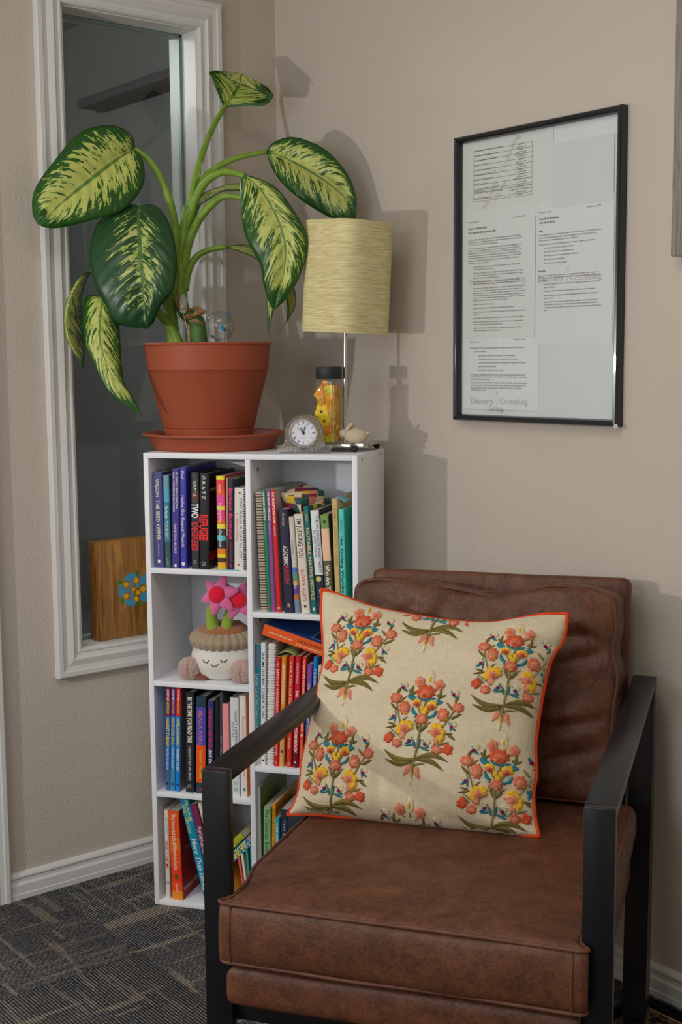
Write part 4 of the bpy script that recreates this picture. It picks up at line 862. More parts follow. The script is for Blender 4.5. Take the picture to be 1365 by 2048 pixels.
def pansy(c, r, m, rot=0, eye=PURP):
    f = MB()
    for i in range(5):
        a = R(72*i)+rot; M = Matrix.Translation(c) @ Matrix.Rotation(a, 4, 'Y') @ Matrix.Translation((r*.5, 0, 0))
        f.ball((0, .0003*i, 0), (r*.56, .0016, r*.5), m, 14, 6, M)
    fo = f.build('dried_flower', bo)
    e_ = MB(); e_.ball((c[0], c[1]-.0018, c[2]), (r*.2, .0010, r*.2), eye, 8, 6); e_.build('flower_eye', fo)
PMASS = mat('petal_mass', S(206, 150, 24), .8, .2, var=(70, .35), bump=(120, 1, .01))
mb = MB(); P = []
for i in range(13):
    z = .005+.124*i/12; P.append([Vector((x*(1+.06*noise.noise(Vector((x*90, y*90, z*60)))), y*(1+.06*noise.noise(Vector((x*90+5, y*90, z*60)))), z)) for x, y in sq(.0222 if 0 < i < 12 else .018, 40, 5)]); P[-1].append(P[-1][0])
mb.grid(P, PMASS); mb.add([Vector((0, 0, .129))]+P[-1][:-1], [(0, 1+i, 1+(i+1) % 40) for i in range(40)], PMASS); mb.build('petal_mass', bo, angle=180)
# faded petals pressed against the glass, then the larger blossoms
random.seed(11)
for i in range(70):
    an = random.uniform(-2.4, 2.4)-math.pi/2; kk = (abs(math.cos(an))**5+abs(math.sin(an))**5)**-.2
    c = Vector((.0205*kk*math.cos(an), .0205*kk*math.sin(an), random.uniform(.010, .130))); nrm = Vector((math.cos(an), math.sin(an), 0)) if abs(abs(math.cos(an))-abs(math.sin(an))) < .2 else (Vector((1 if math.cos(an) > 0 else -1, 0, 0)) if abs(math.cos(an)) > abs(math.sin(an)) else Vector((0, 1 if math.sin(an) > 0 else -1, 0)))
    r_ = random.uniform(.007, .0115); M = Matrix.Translation(c) @ nrm.to_track_quat('Y', 'Z').to_matrix().to_4x4() @ Matrix.Rotation(random.uniform(0, 3.1), 4, 'Y')
    f = MB(); f.ball((0, 0, 0), (r_, .0016, r_*.72), random.choice((YEL, YEL, YEL, YEL2, LIME, ORA)), 12, 6, M); f.build('dried_petal', bo)
pansy((-.010, -.0236, .070), .0165, YEL, .3); pansy((-.003, -.0246, .050), .0145, YEL, 1.0); pansy((.002, -.0240, .029), .0125, ORA, .2, YEL2)
pansy((-.014, -.0232, .108), .0135, YEL2, .5, ORA); pansy((.008, -.0232, .014), .013, LIME, .8, YEL)
for c, r, m in (((.009, -.017, .115), .0085, LIME), ((.011, -.017, .099), .008, YEL2), ((.010, -.0225, .060), .0042, LIME)):
    f = MB(); f.ball(c, r, m, 14, 10); f.build('dried_blossom', bo)
for x0, x1, z0, z1 in ((.011, .013, .014, .085), (.0185, .0195, .012, .130), (-.004, -.008, .088, .132)):
    f = MB(); f.tube([Vector((x0, -.0252, z0)), Vector((x1, -.0252, z1))], .0016, TAN, 6); f.build('dried_twig', bo)

# ================================================================== crystal mantel clock
ck = thing('mantel_clock', 'small cut crystal clock with round white roman-numeral dial', 'clock', frame(bc(.3625, .050, BH), BE) @ Matrix.Rotation(R(9), 4, 'Z') @ Matrix.Scale(1.04, 4))
CG = mat('cut_crystal', (.93, .93, .90), .03, .5, trans=.9, ior=1.5)
mb = MB(); NN = 22; P = []
prof = [(-.056, 0), (-.056, .016), (-.043, .018), (-.040, .030)] + [(.0405*math.cos(R(a)), .0405+.0385*math.sin(R(a))) for a in range(168, 11, -6)] + [(.040, .030), (.043, .018), (.056, .016), (.056, 0)]
def cren(p, k): return p
for y, s in ((-.013, 1), (.013, 1)):
    P.append([Vector((x*(1+.02*math.sin(i*2.1)), y, z)) for i, (x, z) in enumerate(prof)])
n = len(prof)
mb.add(P[0]+P[1], [tuple(range(n)), tuple(range(2*n-1, n-1, -1))]+[(i, i+n, (i+1) % n+n, (i+1) % n) for i in range(n)], CG); mb.build('crystal_case', ck, smooth=False)
mb = MB()
for i in range(21):
    a = R(180-9*i); mb.ball((.0388*math.cos(a), 0, .0405+.0374*math.sin(a)), (.0042, .0128, .0042), CG, 8, 6)
mb.build('scalloped_rim', ck)
for s in (-1, 1):
    mb = MB()
    for i in range(4): mb.box((s*(.018+.009*i)-.0032, -.0165, .001), (s*(.018+.009*i)+.0032, -.0133, .013-.002*i), CG, Matrix.Rotation(R(-s*6*i), 4, 'Y'))
    mb.build('cut_base_facet', ck, smooth=False)
CZ = .0435
MD = Matrix.Translation((0, -.0135, CZ)) @ Matrix.Rotation(R(90), 4, 'X')
mb = MB(); mb.lathe([(.0262, 0), (.0262, .004), (.0285, .006), (.0305, .0045), (.031, 0)], mat('clock_bezel', (.75, .72, .66), .18, .5, 1), 48, MD); mb.build('bezel', ck)
mb = MB(); mb.lathe([(0, .002), (.0265, .002)], flat(200, 200, 208, .5), 48, MD); dial = mb.build('dial', ck)
NUM = flat(40, 40, 46)
mb = MB()
for i, s in enumerate(('XII', 'I', 'II', 'III', 'IV', 'V', 'VI', 'VII', 'VIII', 'IX', 'X', 'XI')):
    a = R(90-30*i); rd = .0212; wl = {1: .0013, 2: .0022, 3: .0033, 4: .0046}[len(s)]; c = Vector((rd*math.cos(a), -.0159, CZ+rd*math.sin(a)))
    up = Vector((math.cos(a), 0, math.sin(a))); rt = Vector((math.sin(a), 0, -math.cos(a)))
    put_text(mb, s, c-rt*wl/2-up*.0022, rt, up, wl, .0044, NUM, 0, .02)
for i in range(60):
    a = R(6*i); c = Vector((math.cos(a), 0, math.sin(a))); t_ = Vector((-c.z, 0, c.x))*.00018; o_ = Vector((0, -.0159, CZ))
    mb.add([o_+c*.0245-t_, o_+c*.0245+t_, o_+c*.0258+t_, o_+c*.0258-t_], [(0, 1, 2, 3)], NUM)
put_text(mb, 'Fifth Avenue', (-.006, -.0159, CZ+.0095), (1, 0, 0), (0, 0, 1), .012, .0013, NUM); put_text(mb, 'QUARTZ', (-.004, -.0159, CZ-.0115), (1, 0, 0), (0, 0, 1), .008, .0011, NUM)
mb.build('numerals', dial, smooth=False)
def hand(name, ang, ln, wd, y):
    a = R(90-ang); c = Vector((math.cos(a), 0, math.sin(a))); t_ = Vector((-c.z, 0, c.x))*wd; o_ = Vector((0, y, CZ)); d = Vector((0, .0003, 0))
    f = MB(); q = [o_-c*.004-t_*.6, o_+c*ln*.6-t_, o_+c*ln, o_+c*ln*.6+t_, o_-c*.004+t_*.6]
    f.add(q+[p+d for p in q], [(0, 1, 2, 3, 4), (9, 8, 7, 6, 5)]+[(i, 5+i, 5+(i+1) % 5, (i+1) % 5) for i in range(5)], NUM); f.build(name, ck, smooth=False)
hand('hour_hand', -28, .0135, .0011, -.0168); hand('minute_hand', 15, .0185, .0008, -.0172); hand('second_hand', -48, .019, .0003, -.0175)
mb = MB(); mb.ball((0, -.0172, CZ), (.0026, .001, .0026), NUM, 10, 6); mb.build('hand_hub', ck)

# ================================================================== rabbit figurine
rb_ = thing('rabbit_figurine', 'small pale stone rabbit figurine sitting on the lamp base', 'figurine', frame(bc(.4585, .104, BH+.0182), BE) @ Matrix.Rotation(R(4), 4, 'Z'))
STN = mat('pale_stone', S(178, 166, 140), .9, .15, bump=(500, .4, .001), var=(120, .06))
mb = MB(); bm = bmesh.new(); bmesh.ops.create_uvsphere(bm, u_segments=28, v_segments=18, radius=1)
for v in bm.verts:
    x, y, z = v.co; v.co = Vector((.006+x*.0265*(1+.05*z), y*.018, max(.0, .0165+z*.0175+.003*x*(z > 0)*0)))
mb.bm(bm, STN); mb.build('body', rb_)
mb = MB(); mb.ball((-.0215, -.003, .0225), (.0105, .0095, .0098), STN, 18, 12); mb.build('head', rb_)
for dy, rot in ((-.006, -32), (.004, -40)):
    mb = MB(); mb.ball((0, 0, .011), (.0042, .0026, .0135), STN, 14, 10, Matrix.Translation((-.0165, dy, .029)) @ Matrix.Rotation(R(-rot*1.35), 4, 'Y')); mb.build('ear', rb_)
mb = MB(); mb.ball((.0325, 0, .023), (.005, .005, .005), STN, 12, 8); mb.build('tail', rb_)

# ================================================================== painted wooden box in the window
XB = -.020
wb = thing('wooden_box', 'brown wooden box painted with a blue and yellow flower on the window sill', 'box', Matrix.Translation((XB, -.42, OZ0+.0042)))
def wood_mat(key, c1, c2, sc=(30, 5, 1.5), dist=2.0):
    m, nt, N, L, B = nodes_of(key)
    tc = N('TexCoord'); mp = N('Mapping'); mp.inputs['Scale'].default_value = sc; L(tc.outputs['Object'], mp.inputs['Vector'])
    n = N('TexNoise'); n.inputs['Scale'].default_value = 3; n.inputs['Detail'].default_value = 8; n.inputs['Distortion'].default_value = dist; L(mp.outputs[0], n.inputs['Vector'])
    r = N('MapRange', i_1=.3, i_2=.7); L(n.outputs['Fac'], r.inputs[0]); L(mix_col(N, L, r.outputs[0], c1, c2), B.inputs['Base Color']); B.inputs['Roughness'].default_value = .4
    return m
WD = wood_mat('stained_walnut', S(104, 66, 20), S(164, 114, 52), (10, 16, 1.6)); WDL = wood_mat('stained_edge', S(100, 58, 18), S(172, 116, 46), (30, 30, 2))
BY0, BY1, BHT = -.5425+.42, -.295+.42, .243
mb = MB(); mb.bbox((-.036, BY0, 0), (-.0075, BY1, BHT), WDL, .0015); mb.build('body', wb)
mb = MB(); mb.bbox((-.007, BY0+.005, .0005), (0, BY1, BHT-.0005), WD, .0015); mb.build('front_panel', wb)
mb = MB(); mb.bbox((-.0085, BY0, .0), (0, BY0+.0045, BHT), WDL, .001); mb.build('edge_strip', wb)
BRS = mat('brass_hinge', S(150, 130, 96), .4, .5, .8)
for z in (.045, .20):
    mb = MB(); mb.tube([Vector((.0004, BY0+.0046, z-.009)), Vector((.0004, BY0+.0046, z+.009))], .0011, BRS, 8); mb.build('hinge', wb)
PBL, PYE, PGN = flat(64, 140, 176), flat(212, 160, 16), flat(24, 124, 40)
def med(zx, zy, rx, ry, m, rot=0, wob=0, name='painted_petal'):
    c = on_axis(60+zx*.1953, 980+zy*.1953, 0, XB)-Vector((XB, -.42, OZ0+.0042)); k = .1953*.00118; f = MB(); pts = []
    for i in range(24):
        a = 2*math.pi*i/24; w_ = 1+wob*math.sin(a*5+1); x = rx*k*math.cos(a)*w_; y = ry*k*math.sin(a)*w_; cr_, sr = math.cos(R(rot)), math.sin(R(rot))
        pts.append(Vector((.0006, c.y+x*cr_-y*sr, c.z+x*sr+y*cr_)))
    q = [p-Vector((.0007, 0, 0)) for p in pts]; f.add(pts+q, [tuple(range(24))]+[(i, 24+i, 24+(i+1) % 24, (i+1) % 24) for i in range(24)], m); f.build(name, wb, smooth=False)
for zx, zy, rx, ry, rot in ((1028, 893, 70, 40, 10), (1168, 915, 50, 60, -35), (937, 1032, 34, 70, 0), (1030, 1152, 66, 40, -12), (1172, 1095, 52, 55, 35)): med(zx, zy, rx, ry, PBL, rot, .035)
for zx, zy, r in ((985, 970, 28), (1088, 922, 30), (1158, 1015, 30), (985, 1086, 28), (1090, 1116, 30), (1108, 1050, 26), (1062, 1018, 19)): med(zx, zy, r, r, PYE)
for zx, zy, r in ((1044, 963, 27), (1108, 978, 26), (1003, 1028, 28), (1047, 1080, 26)): med(zx, zy, r, r, PBL)
for zx, zy, rx, ry, rot in ((1098, 852, 15, 32, 0), (925, 941, 30, 16, 0), (946, 1138, 16, 32, -15), (1126, 1165, 28, 18, -30)): med(zx, zy, rx, ry, PGN, rot, 0, 'painted_leaf')
# ================================================================== framed notices on the right wall
FX0, FX1, FZ0, FZ1 = .678, 1.134, 1.1195, 1.7275
pf = thing('document_frame', 'black-framed glazed board of printed policy sheets on the right wall', 'picture frame', Matrix.Translation(((FX0+FX1)/2, 0, FZ0)))
PFI = pf.matrix_world.inverted()
BF = mat('black_gloss_frame', S(26, 28, 34), .22, .5, coat=.4)
FPR = [(0, 0), (0, .018), (.002, .021), (.006, .022), (.010, .019), (.0125, .012), (.0135, .006)]
for p, q in (('TL', 'TR'), ('TR', 'BR'), ('BR', 'BL'), ('BL', 'TL')):
    mb = MB(); P = []
    for u, h in FPR:
        c = {'TL': (FX0+u, FZ1-u), 'TR': (FX1-u, FZ1-u), 'BR': (FX1-u, FZ0+u), 'BL': (FX0+u, FZ0+u)}
        P.append([Vector((c[p][0], -h-.001, c[p][1])), Vector((c[q][0], -h-.001, c[q][1]))])
    mb.grid(P, BF, flip=True); mb.build('frame_rail', pf, angle=40, xf=PFI)
mb = MB(); mb.box((FX0+.004, -.005, FZ0+.004), (FX1-.004, -.001, FZ1-.004), flat(202, 204, 204, .7)); mb.build('backing_board', pf, smooth=False, xf=PFI)
YP = -.0056
def wx(px, py): p = on_axis(px, py, 1, YP); return p.x, p.z
INK = flat(86, 82, 78, .8); INKB = flat(56, 54, 52, .8); WM = flat(172, 164, 165, .8)
def sheet(px0, py0, px1, py1, col, layer):
    x0, z1 = wx(px0, py0); x1, z0 = wx(px1, py1); x0 = max(x0, FX0+.014); x1 = min(x1, FX1-.014); z0 = max(z0, FZ0+.014); z1 = min(z1, FZ1-.014)
    mb = MB(); y = YP-.0004*layer; mb.box((x0, y-.0003, z0), (x1, y, z1), flat(*col, .8)); return mb.build('paper_sheet', pf, smooth=False, xf=PFI), y-.0005
def lines(parent, y, off, sc, L_, ink=INK, cap=2.7, bold=0.0):
    mb = MB()
    for s, zx, zy, ze in L_:
        x0, z0 = wx(off[0]+zx*sc, off[1]+zy*sc); x1, _ = wx(off[0]+ze*sc, off[1]+zy*sc)
        put_text(mb, s, (x0, y, z0), (1, 0, 0), (0, 0, 1), x1-x0, cap*.00118, ink, 0, bold)
    return mb.build('lettering', parent, smooth=False, xf=PFI)
def watermark(parent, y, off, sc, zx, zy, ze, sub=None, ang=0, cap=11):
    mb = MB(); x0, z0 = wx(off[0]+zx*sc, off[1]+zy*sc); x1, _ = wx(off[0]+ze*sc, off[1]+zy*sc); ln = x1-x0
    ux = Vector((math.cos(R(ang)), 0, math.sin(R(ang)))); uy = Vector((-math.sin(R(ang)), 0, math.cos(R(ang)))); o_ = Vector((x0, y, z0)); c = cap*.00118
    put_text(mb, 'Discovery', o_, ux, uy, ln*.40, c, WM); put_text(mb, 'Counseling', o_+ux*ln*.515, ux, uy, ln*.485, c, WM)
    if sub: put_text(mb, 'Group', o_+ux*ln*sub[0]+uy*sub[1], ux, uy, ln*.26, c, WM)
    st = [o_+ux*(ln*.455+.004*math.sin(t*2.2))+uy*(-.004+.028*t) for t in [i/8 for i in range(9)]]   # dandelion stalk and seed head
    mb.tube(st, .00035, WM, 4)
    for i in range(9):
        a = R(40*i); c0 = st[-1]; mb.tube([c0, c0+ux*.006*math.cos(a)+uy*.006*math.sin(a)], .0002, WM, 3)
    mb.build('watermark', parent, smooth=False, xf=PFI)
R2, S2 = (930, 260), .10989; R3 = (930, 420); S3 = .10256; R4 = (930, 560); R5 = (930, 680); R6 = (1070, 400); S6 = .11719
s1, y1 = sheet(914, 282, 1106, 428, (199, 199, 195), 1)
lines(s1, y1, R2, S2, [('Policy and Procedure', -10, 222, 172), ('Revised January 1, 2025', 697, 108, 910)], INK, 2.4)
names = ('Behavioral/Mental Health Counseling Services', 'Diagnostic Intake/Parenting Assessments', 'Psychological/Mental Health Evaluation', 'Consultation Services', 'Couple/Family Counseling Services', 'Behavioral Specialist Services', 'Behavioral Technician Services', 'Group Therapy Services', 'Consultation (on behalf of client access)', 'Copies of Records', 'Travel/Court/Testimony', 'Phone/Email Exchanges')
xe = (690, 610, 615, 415, 565, 500, 525, 435, 620, 370, 690, 430); ys = (405, 495, 580, 665, 755, 840, 925, 1010, 1098, 1140, 1172, 1270)
TL_ = [(n_, 190 if i < 3 else 186, y_, e_) for i, (n_, y_, e_) in enumerate(zip(names, ys, xe))]
rt_ = ('$250/hour', '$200/hour', '$2,500 per degree of', '$250/hour', '$250/hour', '$200/hour', '$150/hour', '$100 per person per group', '$250/hour', '$1.12 per page not to exceed 30', 'pages, $0.90 per page charge for', 'all other pages')
yr_ = (278, 368, 470, 548, 640, 732, 822, 918, 1005, 1055, 1105, 1140)
for s_, y_ in zip(rt_, yr_):
    wdt = min(9.5*len(s_)*1.25, 370); TL_.append((s_, 1032-wdt/2, y_, 1032+wdt/2))
for y_ in (332, 420, 500, 597, 688, 780, 870, 962): TL_.append(('per contract rate', 940, y_, 1125))
TL_.append(('$250/hour', 965, 1180, 1075))
lines(s1, y1, R2, S2, TL_, INK, 2.6)
mb = MB(); xl, _ = wx(930+172*S2, 300); xm, _ = wx(930+832*S2, 300); xr, _ = wx(930+1236*S2, 300); zs_ = [wx(930+1236*S2, 260+v*S2)[1] for v in (205, 297, 388, 480, 575, 668, 760, 850, 945, 990, 1118, 1165)]
for z in zs_: mb.box((xl, y1-.0001, z-.0003), (xr, y1, z+.0003), INK)
for x in (xl, xm, xr): mb.box((x-.0003, y1-.0001, zs_[-1]), (x+.0003, y1, zs_[0]), INK)
mb.build('price_table_rules', s1, smooth=False, xf=PFI)
watermark(s1, y1, R2, S2, 365, 1495, 1500, (.22, -.020), 55, 10)
s2, y2 = sheet(930, 425, 1070, 678, (201, 202, 199), 2)
lines(s2, y2, R3, S3, [('Policy and Procedure', 78, 264, 290), ('Revised January 1, 2025', 950, 155, 1195)], INK, 2.3)
lines(s2, y2, R3, S3, [('Clinical - Individual rights', 78, 394, 440), ('WAC: 246-341-0420 (18), 246-341-0600', 80, 480, 612)], INKB, 3.2, .015)
lines(s2, y2, R3, S3, [('(1)  Each agency must protect and maintain individual participant rights applicable to the', 78, 610, 1095), ('services the agency is certified to provide in compliance with this chapter and chapters 70.41,', 78, 655, 1140), ('71.05, 71.12, 71.24, and 71.34 RCW, as applicable.', 80, 702, 650),
 ('(2)  Each agency must develop a statement of individual participant rights applicable to the', 78, 780, 1118), ('services the agency is certified to provide to ensure an individual\'s rights are protected in', 78, 825, 1090), ('compliance with chapters 70.41, 71.05, 71.12, 71.24, and 71.34 RCW, as applicable. To the', 78, 872, 1120), ('extent that the rights set out in those chapters do not specifically address the rights in this', 78, 920, 1090), ('subsection or do not apply to all of the agency\'s services, the agency must develop a general', 82, 965, 1120), ('statement of individual participant rights that incorporates, at a minimum, the following', 82, 1015, 1075), ('statements. "You have the right to:"', 82, 1062, 480),
 ('(a) Receive services without regard to race, creed, national origin, religion, gender,', 168, 1132, 1100), ('sexual orientation, age, or disability;', 165, 1178, 565), ('(b) Practice the religion of choice as long as the practice does not infringe on the rights', 165, 1252, 1150), ('and treatment of others or the treatment service. Individual participants have the right to', 165, 1300, 1160), ('refuse participation in any religious practice;', 165, 1346, 660),
 ('(c) Be reasonably accommodated in case of sensory or physical disability, limited', 165, 1420, 1080), ('ability to communicate, limited English proficiency, and cultural differences;', 165, 1465, 1020)], INK, 2.5)
lines(s2, y2, R4, S3, [('(d) Be treated with respect, dignity and privacy, except that staff may conduct reasonable', 168, 182, 1183), ('searches to detect and prevent possession or use of contraband on the premises or to', 168, 232, 1115), ('address the risk of harm to the individual or others. "Reasonable" is defined as minimally', 168, 278, 1180), ('invasive searches to detect contraband or invasive searches only upon the initial intake', 168, 325, 1145), ('process or if there is reasonable suspicion of possession of contraband or the presence of', 168, 372, 1180), ('other risks that could be used to cause harm to self or others;', 168, 420, 840), ('(e) Be free of any sexual harassment;', 168, 495, 575), ('(f) Be free of exploitation, including physical and financial exploitation;', 170, 568, 975), ('(g) Have all clinical and personal information treated per state and federal confidentiality', 172, 642, 1180), ('regulations;', 172, 690, 290), ('(h) Participate in developing your service plan and receive a copy of the plan if desired;', 176, 760, 1165), ('(i) Review your clinical record in the presence of the administrator or designee and be', 175, 835, 1145), ('allowed to request amendments or corrections; and', 175, 882, 740), ('(j) Submit a report to the department when you feel the agency has violated a WAC', 178, 955, 1110), ('requirement regulating behavioral health agencies.', 178, 1002, 730)], INK, 2.5)
watermark(s2, y2, R3, S3, 85, 1470, 1185)
s3, y3 = sheet(930, 679, 1078, 822, (207, 208, 209), 3)
lines(s3, y3, R4, S3, [('Policy and Procedure', 105, 1222, 310), ('Revised January 1, 2025', 962, 1170, 1195)], INK, 2.3)
lines(s3, y3, R5, S2, [('(3) Each agency must ensure the applicable individual participant rights described in subsections', 100, 162, 1100), ('(1) of this section are:', 175, 222, 400), ('(a) Provided in writing to each individual on or before admission;', 255, 298, 940), ('(b) Available in alternative formats, for visually impaired individuals;', 258, 360, 980), ('(c) Translated to the most commonly used languages in the agency\'s service area;', 258, 428, 1112), ('(d) Posted in public areas; and', 260, 494, 578), ('(e) Available to any participant upon request.', 262, 558, 730), ('(4) At the time of admission and upon the client\'s request, the agency must provide each client', 112, 640, 1110), ('with information on how to file a report to the department if they feel their rights or requirements', 114, 682, 1138), ('of this chapter have been violated.', 116, 725, 468), ('[Statutory Authority: RCW 71.24.037, 71.05.560, 71.34.380, 18.205.160, 71.24.037 and chapters', 118, 788, 1140), ('71.05, 71.24, and 71.34 RCW. WSR 22-24-091, 246-341-0600, filed 5/25/22, effective 7/1/22.', 124, 832, 1130), ('Statutory Authority: 2018 c 201 and 2018 c 291. WSR 19-09-062, 246-341-0600, filed', 126, 880, 1050), ('4/16/19, effective 5/17/19.]', 130, 922, 395)], INK, 2.5)
watermark(s3, y3, R5, S2, 130, 1150, 1155, (.32, -.0155))
s4, y4 = sheet(1077, 405, 1226, 686, (203, 203, 201), 2)
lines(s4, y4, R6, S6, [('Policy and Procedure', 85, 230, 285), ('Revised January 1, 2025', 905, 128, 1145)], INK, 2.3)
lines(s4, y4, R6, S6, [('Accessibility for All Individuals', 82, 345, 420), ('WAC: 246-341-0420 (6)', 84, 412, 355), ('Policy', 80, 552, 150), ('Procedure:', 70, 1235, 195)], INKB, 3.0, .015)
lines(s4, y4, R6, S6, [('It is the policy of Discovery Counseling Group to create and maintain an environment of respect', 78, 620, 1150), ('in which all clients who access and/or engage in the agency\'s services will be able to do so', 78, 668, 1078), ('without barriers to individual needs and/or accommodations.', 78, 712, 735), ('For the purposes of this policy, sexuality, gender or religion is defined as the following:', 78, 780, 1040), ('1.   Any and all conditions of a physical disability', 125, 840, 668), ('2.   Any and all conditions of a mental impairment', 125, 905, 680), ('3.   Any and all conditions of a developmental disability', 125, 970, 740), ('4.   Any and all learning disabilities', 125, 1035, 515), ('5.   Any and all mental health disorders', 125, 1100, 560), ('Discovery Counseling Group is committed to ensuring that all customers of our services can', 70, 1310, 1098), ('access them in a manner that meets their individual needs. These accommodations shall include', 70, 1348, 1120), ('the following:', 70, 1395, 215), ('1.   Handicap accessible doors will be available on all inside and outside entrances of the', 120, 1455, 1105), ('agency building', 165, 1505, 340), ('2.   Handicap accessible restrooms will be available to all consumers of this agency', 120, 1572, 1040), ('3.   Service animals are permitted to assist individuals with disabilities in meeting their', 120, 1645, 1085), ('specific needs', 168, 1690, 320), ('4.   Support people who accompany a person with a disability to assist the client with', 120, 1758, 1060), ('communication, mobility, and/or other personal or medical needs will be allowed to', 165, 1800, 1090), ('accompany the client, with the client\'s permission, during all services received from this', 165, 1848, 1140), ('agency', 168, 1890, 240)], INK, 2.5)
watermark(s4, y4, R6, S6, 75, 1412, 1150)
sheet(1107, 288, 1229, 400, (193, 196, 195), 3)
sheet(1078, 688, 1228, 842, (197, 200, 200), 1)
mb = MB(); mb.box((FX0+.012, -.0105, FZ0+.012), (FX1-.012, -.0090, FZ1-.012), thin_glass('picture_glass', (.97, .98, .98), .05)); mb.build('glass_pane', pf, smooth=False, xf=PFI)
px_, pz_ = FX1+.001, FZ0+.001
mb = MB(); mb.lathe([(0, .004), (.0022, .004), (.003, .002), (.0042, .002), (.005, 0)], mat('clear_clip', S(190, 190, 186), .3, .5), 16, Matrix.Translation((px_, -.022, pz_)) @ Matrix.Rotation(R(90), 4, 'X')); mb.build('corner_clip', pf, xf=PFI)

# weathered wooden frame at the right edge
GW = wood_mat('weathered_grey_wood', S(92, 86, 78), S(142, 134, 122), (60, 60, 3), 1.0)
gf = thing('wood_framed_picture', 'weathered grey wooden picture frame at the upper right edge', 'picture frame', Matrix.Translation((1.5, 0, 1.436)))
for lo, hi in (((-.238, -.032, 0), (-.180, -.002, .76)), ((.18, -.032, 0), (.238, -.002, .76)), ((-.180, -.032, 0), (.18, -.002, .058)), ((-.180, -.032, .702), (.18, -.002, .76))):
    mb = MB(); mb.bbox(lo, hi, GW, .002); mb.build('frame_rail', gf)
mb = MB(); mb.box((-.18, -.014, .058), (.18, -.003, .702), flat(150, 146, 138, .8)); mb.build('canvas', gf, smooth=False)

# ================================================================== armchair
CA = R(33.5); CE = Vector((math.cos(CA), math.sin(CA), 0)); CN = Vector((-math.sin(CA), math.cos(CA), 0))
CM = frame(CE*.724+CN*(-1.1), CE)
ch = thing('armchair', 'brown distressed leather armchair with square black metal frame', 'armchair', CM)
MET = mat('black_metal', S(12, 13, 17), .30, .5, 0, bump=(500, .06, .001))
def leather():
    m, nt, N, L, B = nodes_of('distressed_leather')
    tc = N('TexCoord')
    n = N('TexNoise', i_2=0); n.inputs['Scale'].default_value = 27; n.inputs['Detail'].default_value = 10; n.inputs['Roughness'].default_value = .72; n.inputs['Distortion'].default_value = .6; L(tc.outputs['Object'], n.inputs['Vector'])
    n2 = N('TexNoise'); n2.inputs['Scale'].default_value = 220; n2.inputs['Detail'].default_value = 4; L(tc.outputs['Object'], n2.inputs['Vector'])
    n3 = N('TexNoise'); n3.inputs['Scale'].default_value = 5; n3.inputs['Detail'].default_value = 2; L(tc.outputs['Object'], n3.inputs['Vector'])
    v = math_node(N, L, 'ADD', math_node(N, L, 'MULTIPLY', n.outputs['Fac'], .75), math_node(N, L, 'MULTIPLY', n2.outputs['Fac'], .45))
    v = math_node(N, L, 'ADD', v, math_node(N, L, 'MULTIPLY', n3.outputs['Fac'], .22))
    r = N('MapRange', i_1=.46, i_2=.86); L(v, r.inputs[0])
    L(mix_col(N, L, r.outputs[0], S(40, 25, 20), S(100, 61, 40)), B.inputs['Base Color'])
    rr = N('MapRange', i_1=.4, i_2=.9, i_3=.58, i_4=.42); L(v, rr.inputs[0]); L(rr.outputs[0], B.inputs['Roughness']); B.inputs['Specular IOR Level'].default_value = .35
    bp = N('Bump'); bp.inputs['Strength'].default_value = .35; bp.inputs['Distance'].default_value = .002; L(math_node(N, L, 'ADD', n2.outputs['Fac'], n.outputs['Fac']), bp.inputs['Height']); L(bp.outputs[0], B.inputs['Normal'])
    return m
LEA = leather(); PIPE = mat('leather_piping', S(88, 54, 40), .5, .35, var=(60, .25))
def cbar(name, lo, hi, parent=None): mb = MB(); mb.bbox(lo, hi, MET, .0018); return mb.build(name, parent or ch)
Z0c = .0
for s in (-1, 1):
    xa, xb = (s*.302, s*.259) if s < 0 else (s*.259, s*.302)
    zl = .0055 if s > 0 else .0005
    cbar('front_leg', (xa, -.385, zl+.018), (xb, -.367, .652)); cbar('armrest', (xa, -.367, .634), (xb, .325, .652))
    
    mb = MB(); bm = bmesh.new(); bmesh.ops.create_cube(bm, size=1)
    for v in bm.verts:          # tapered: deeper towards the floor
        zz = .652 if v.co.z > 0 else zl+.018; v.co = Vector((xb if v.co.x > 0 else xa, .375 if v.co.y > 0 else (.325 if v.co.z > 0 else .258), zz))
    bmesh.ops.bevel(bm, geom=bm.edges[:], offset=.0018, segments=2, affect='EDGES'); mb.bm(bm, MET); mb.build('rear_leg', ch)
    cbar('floor_runner', (xa, -.385, zl), (xb, .375, zl+.018))
cbar('cross_rail', (-.259, -.372, .262), (.259, -.348, .292)); cbar('cross_rail', (-.259, .335, .262), (.259, .359, .292))
for s in (-1, 1): cbar('side_rail', (s*.235-.006, -.348, .268), (s*.235+.006, .335, .292))
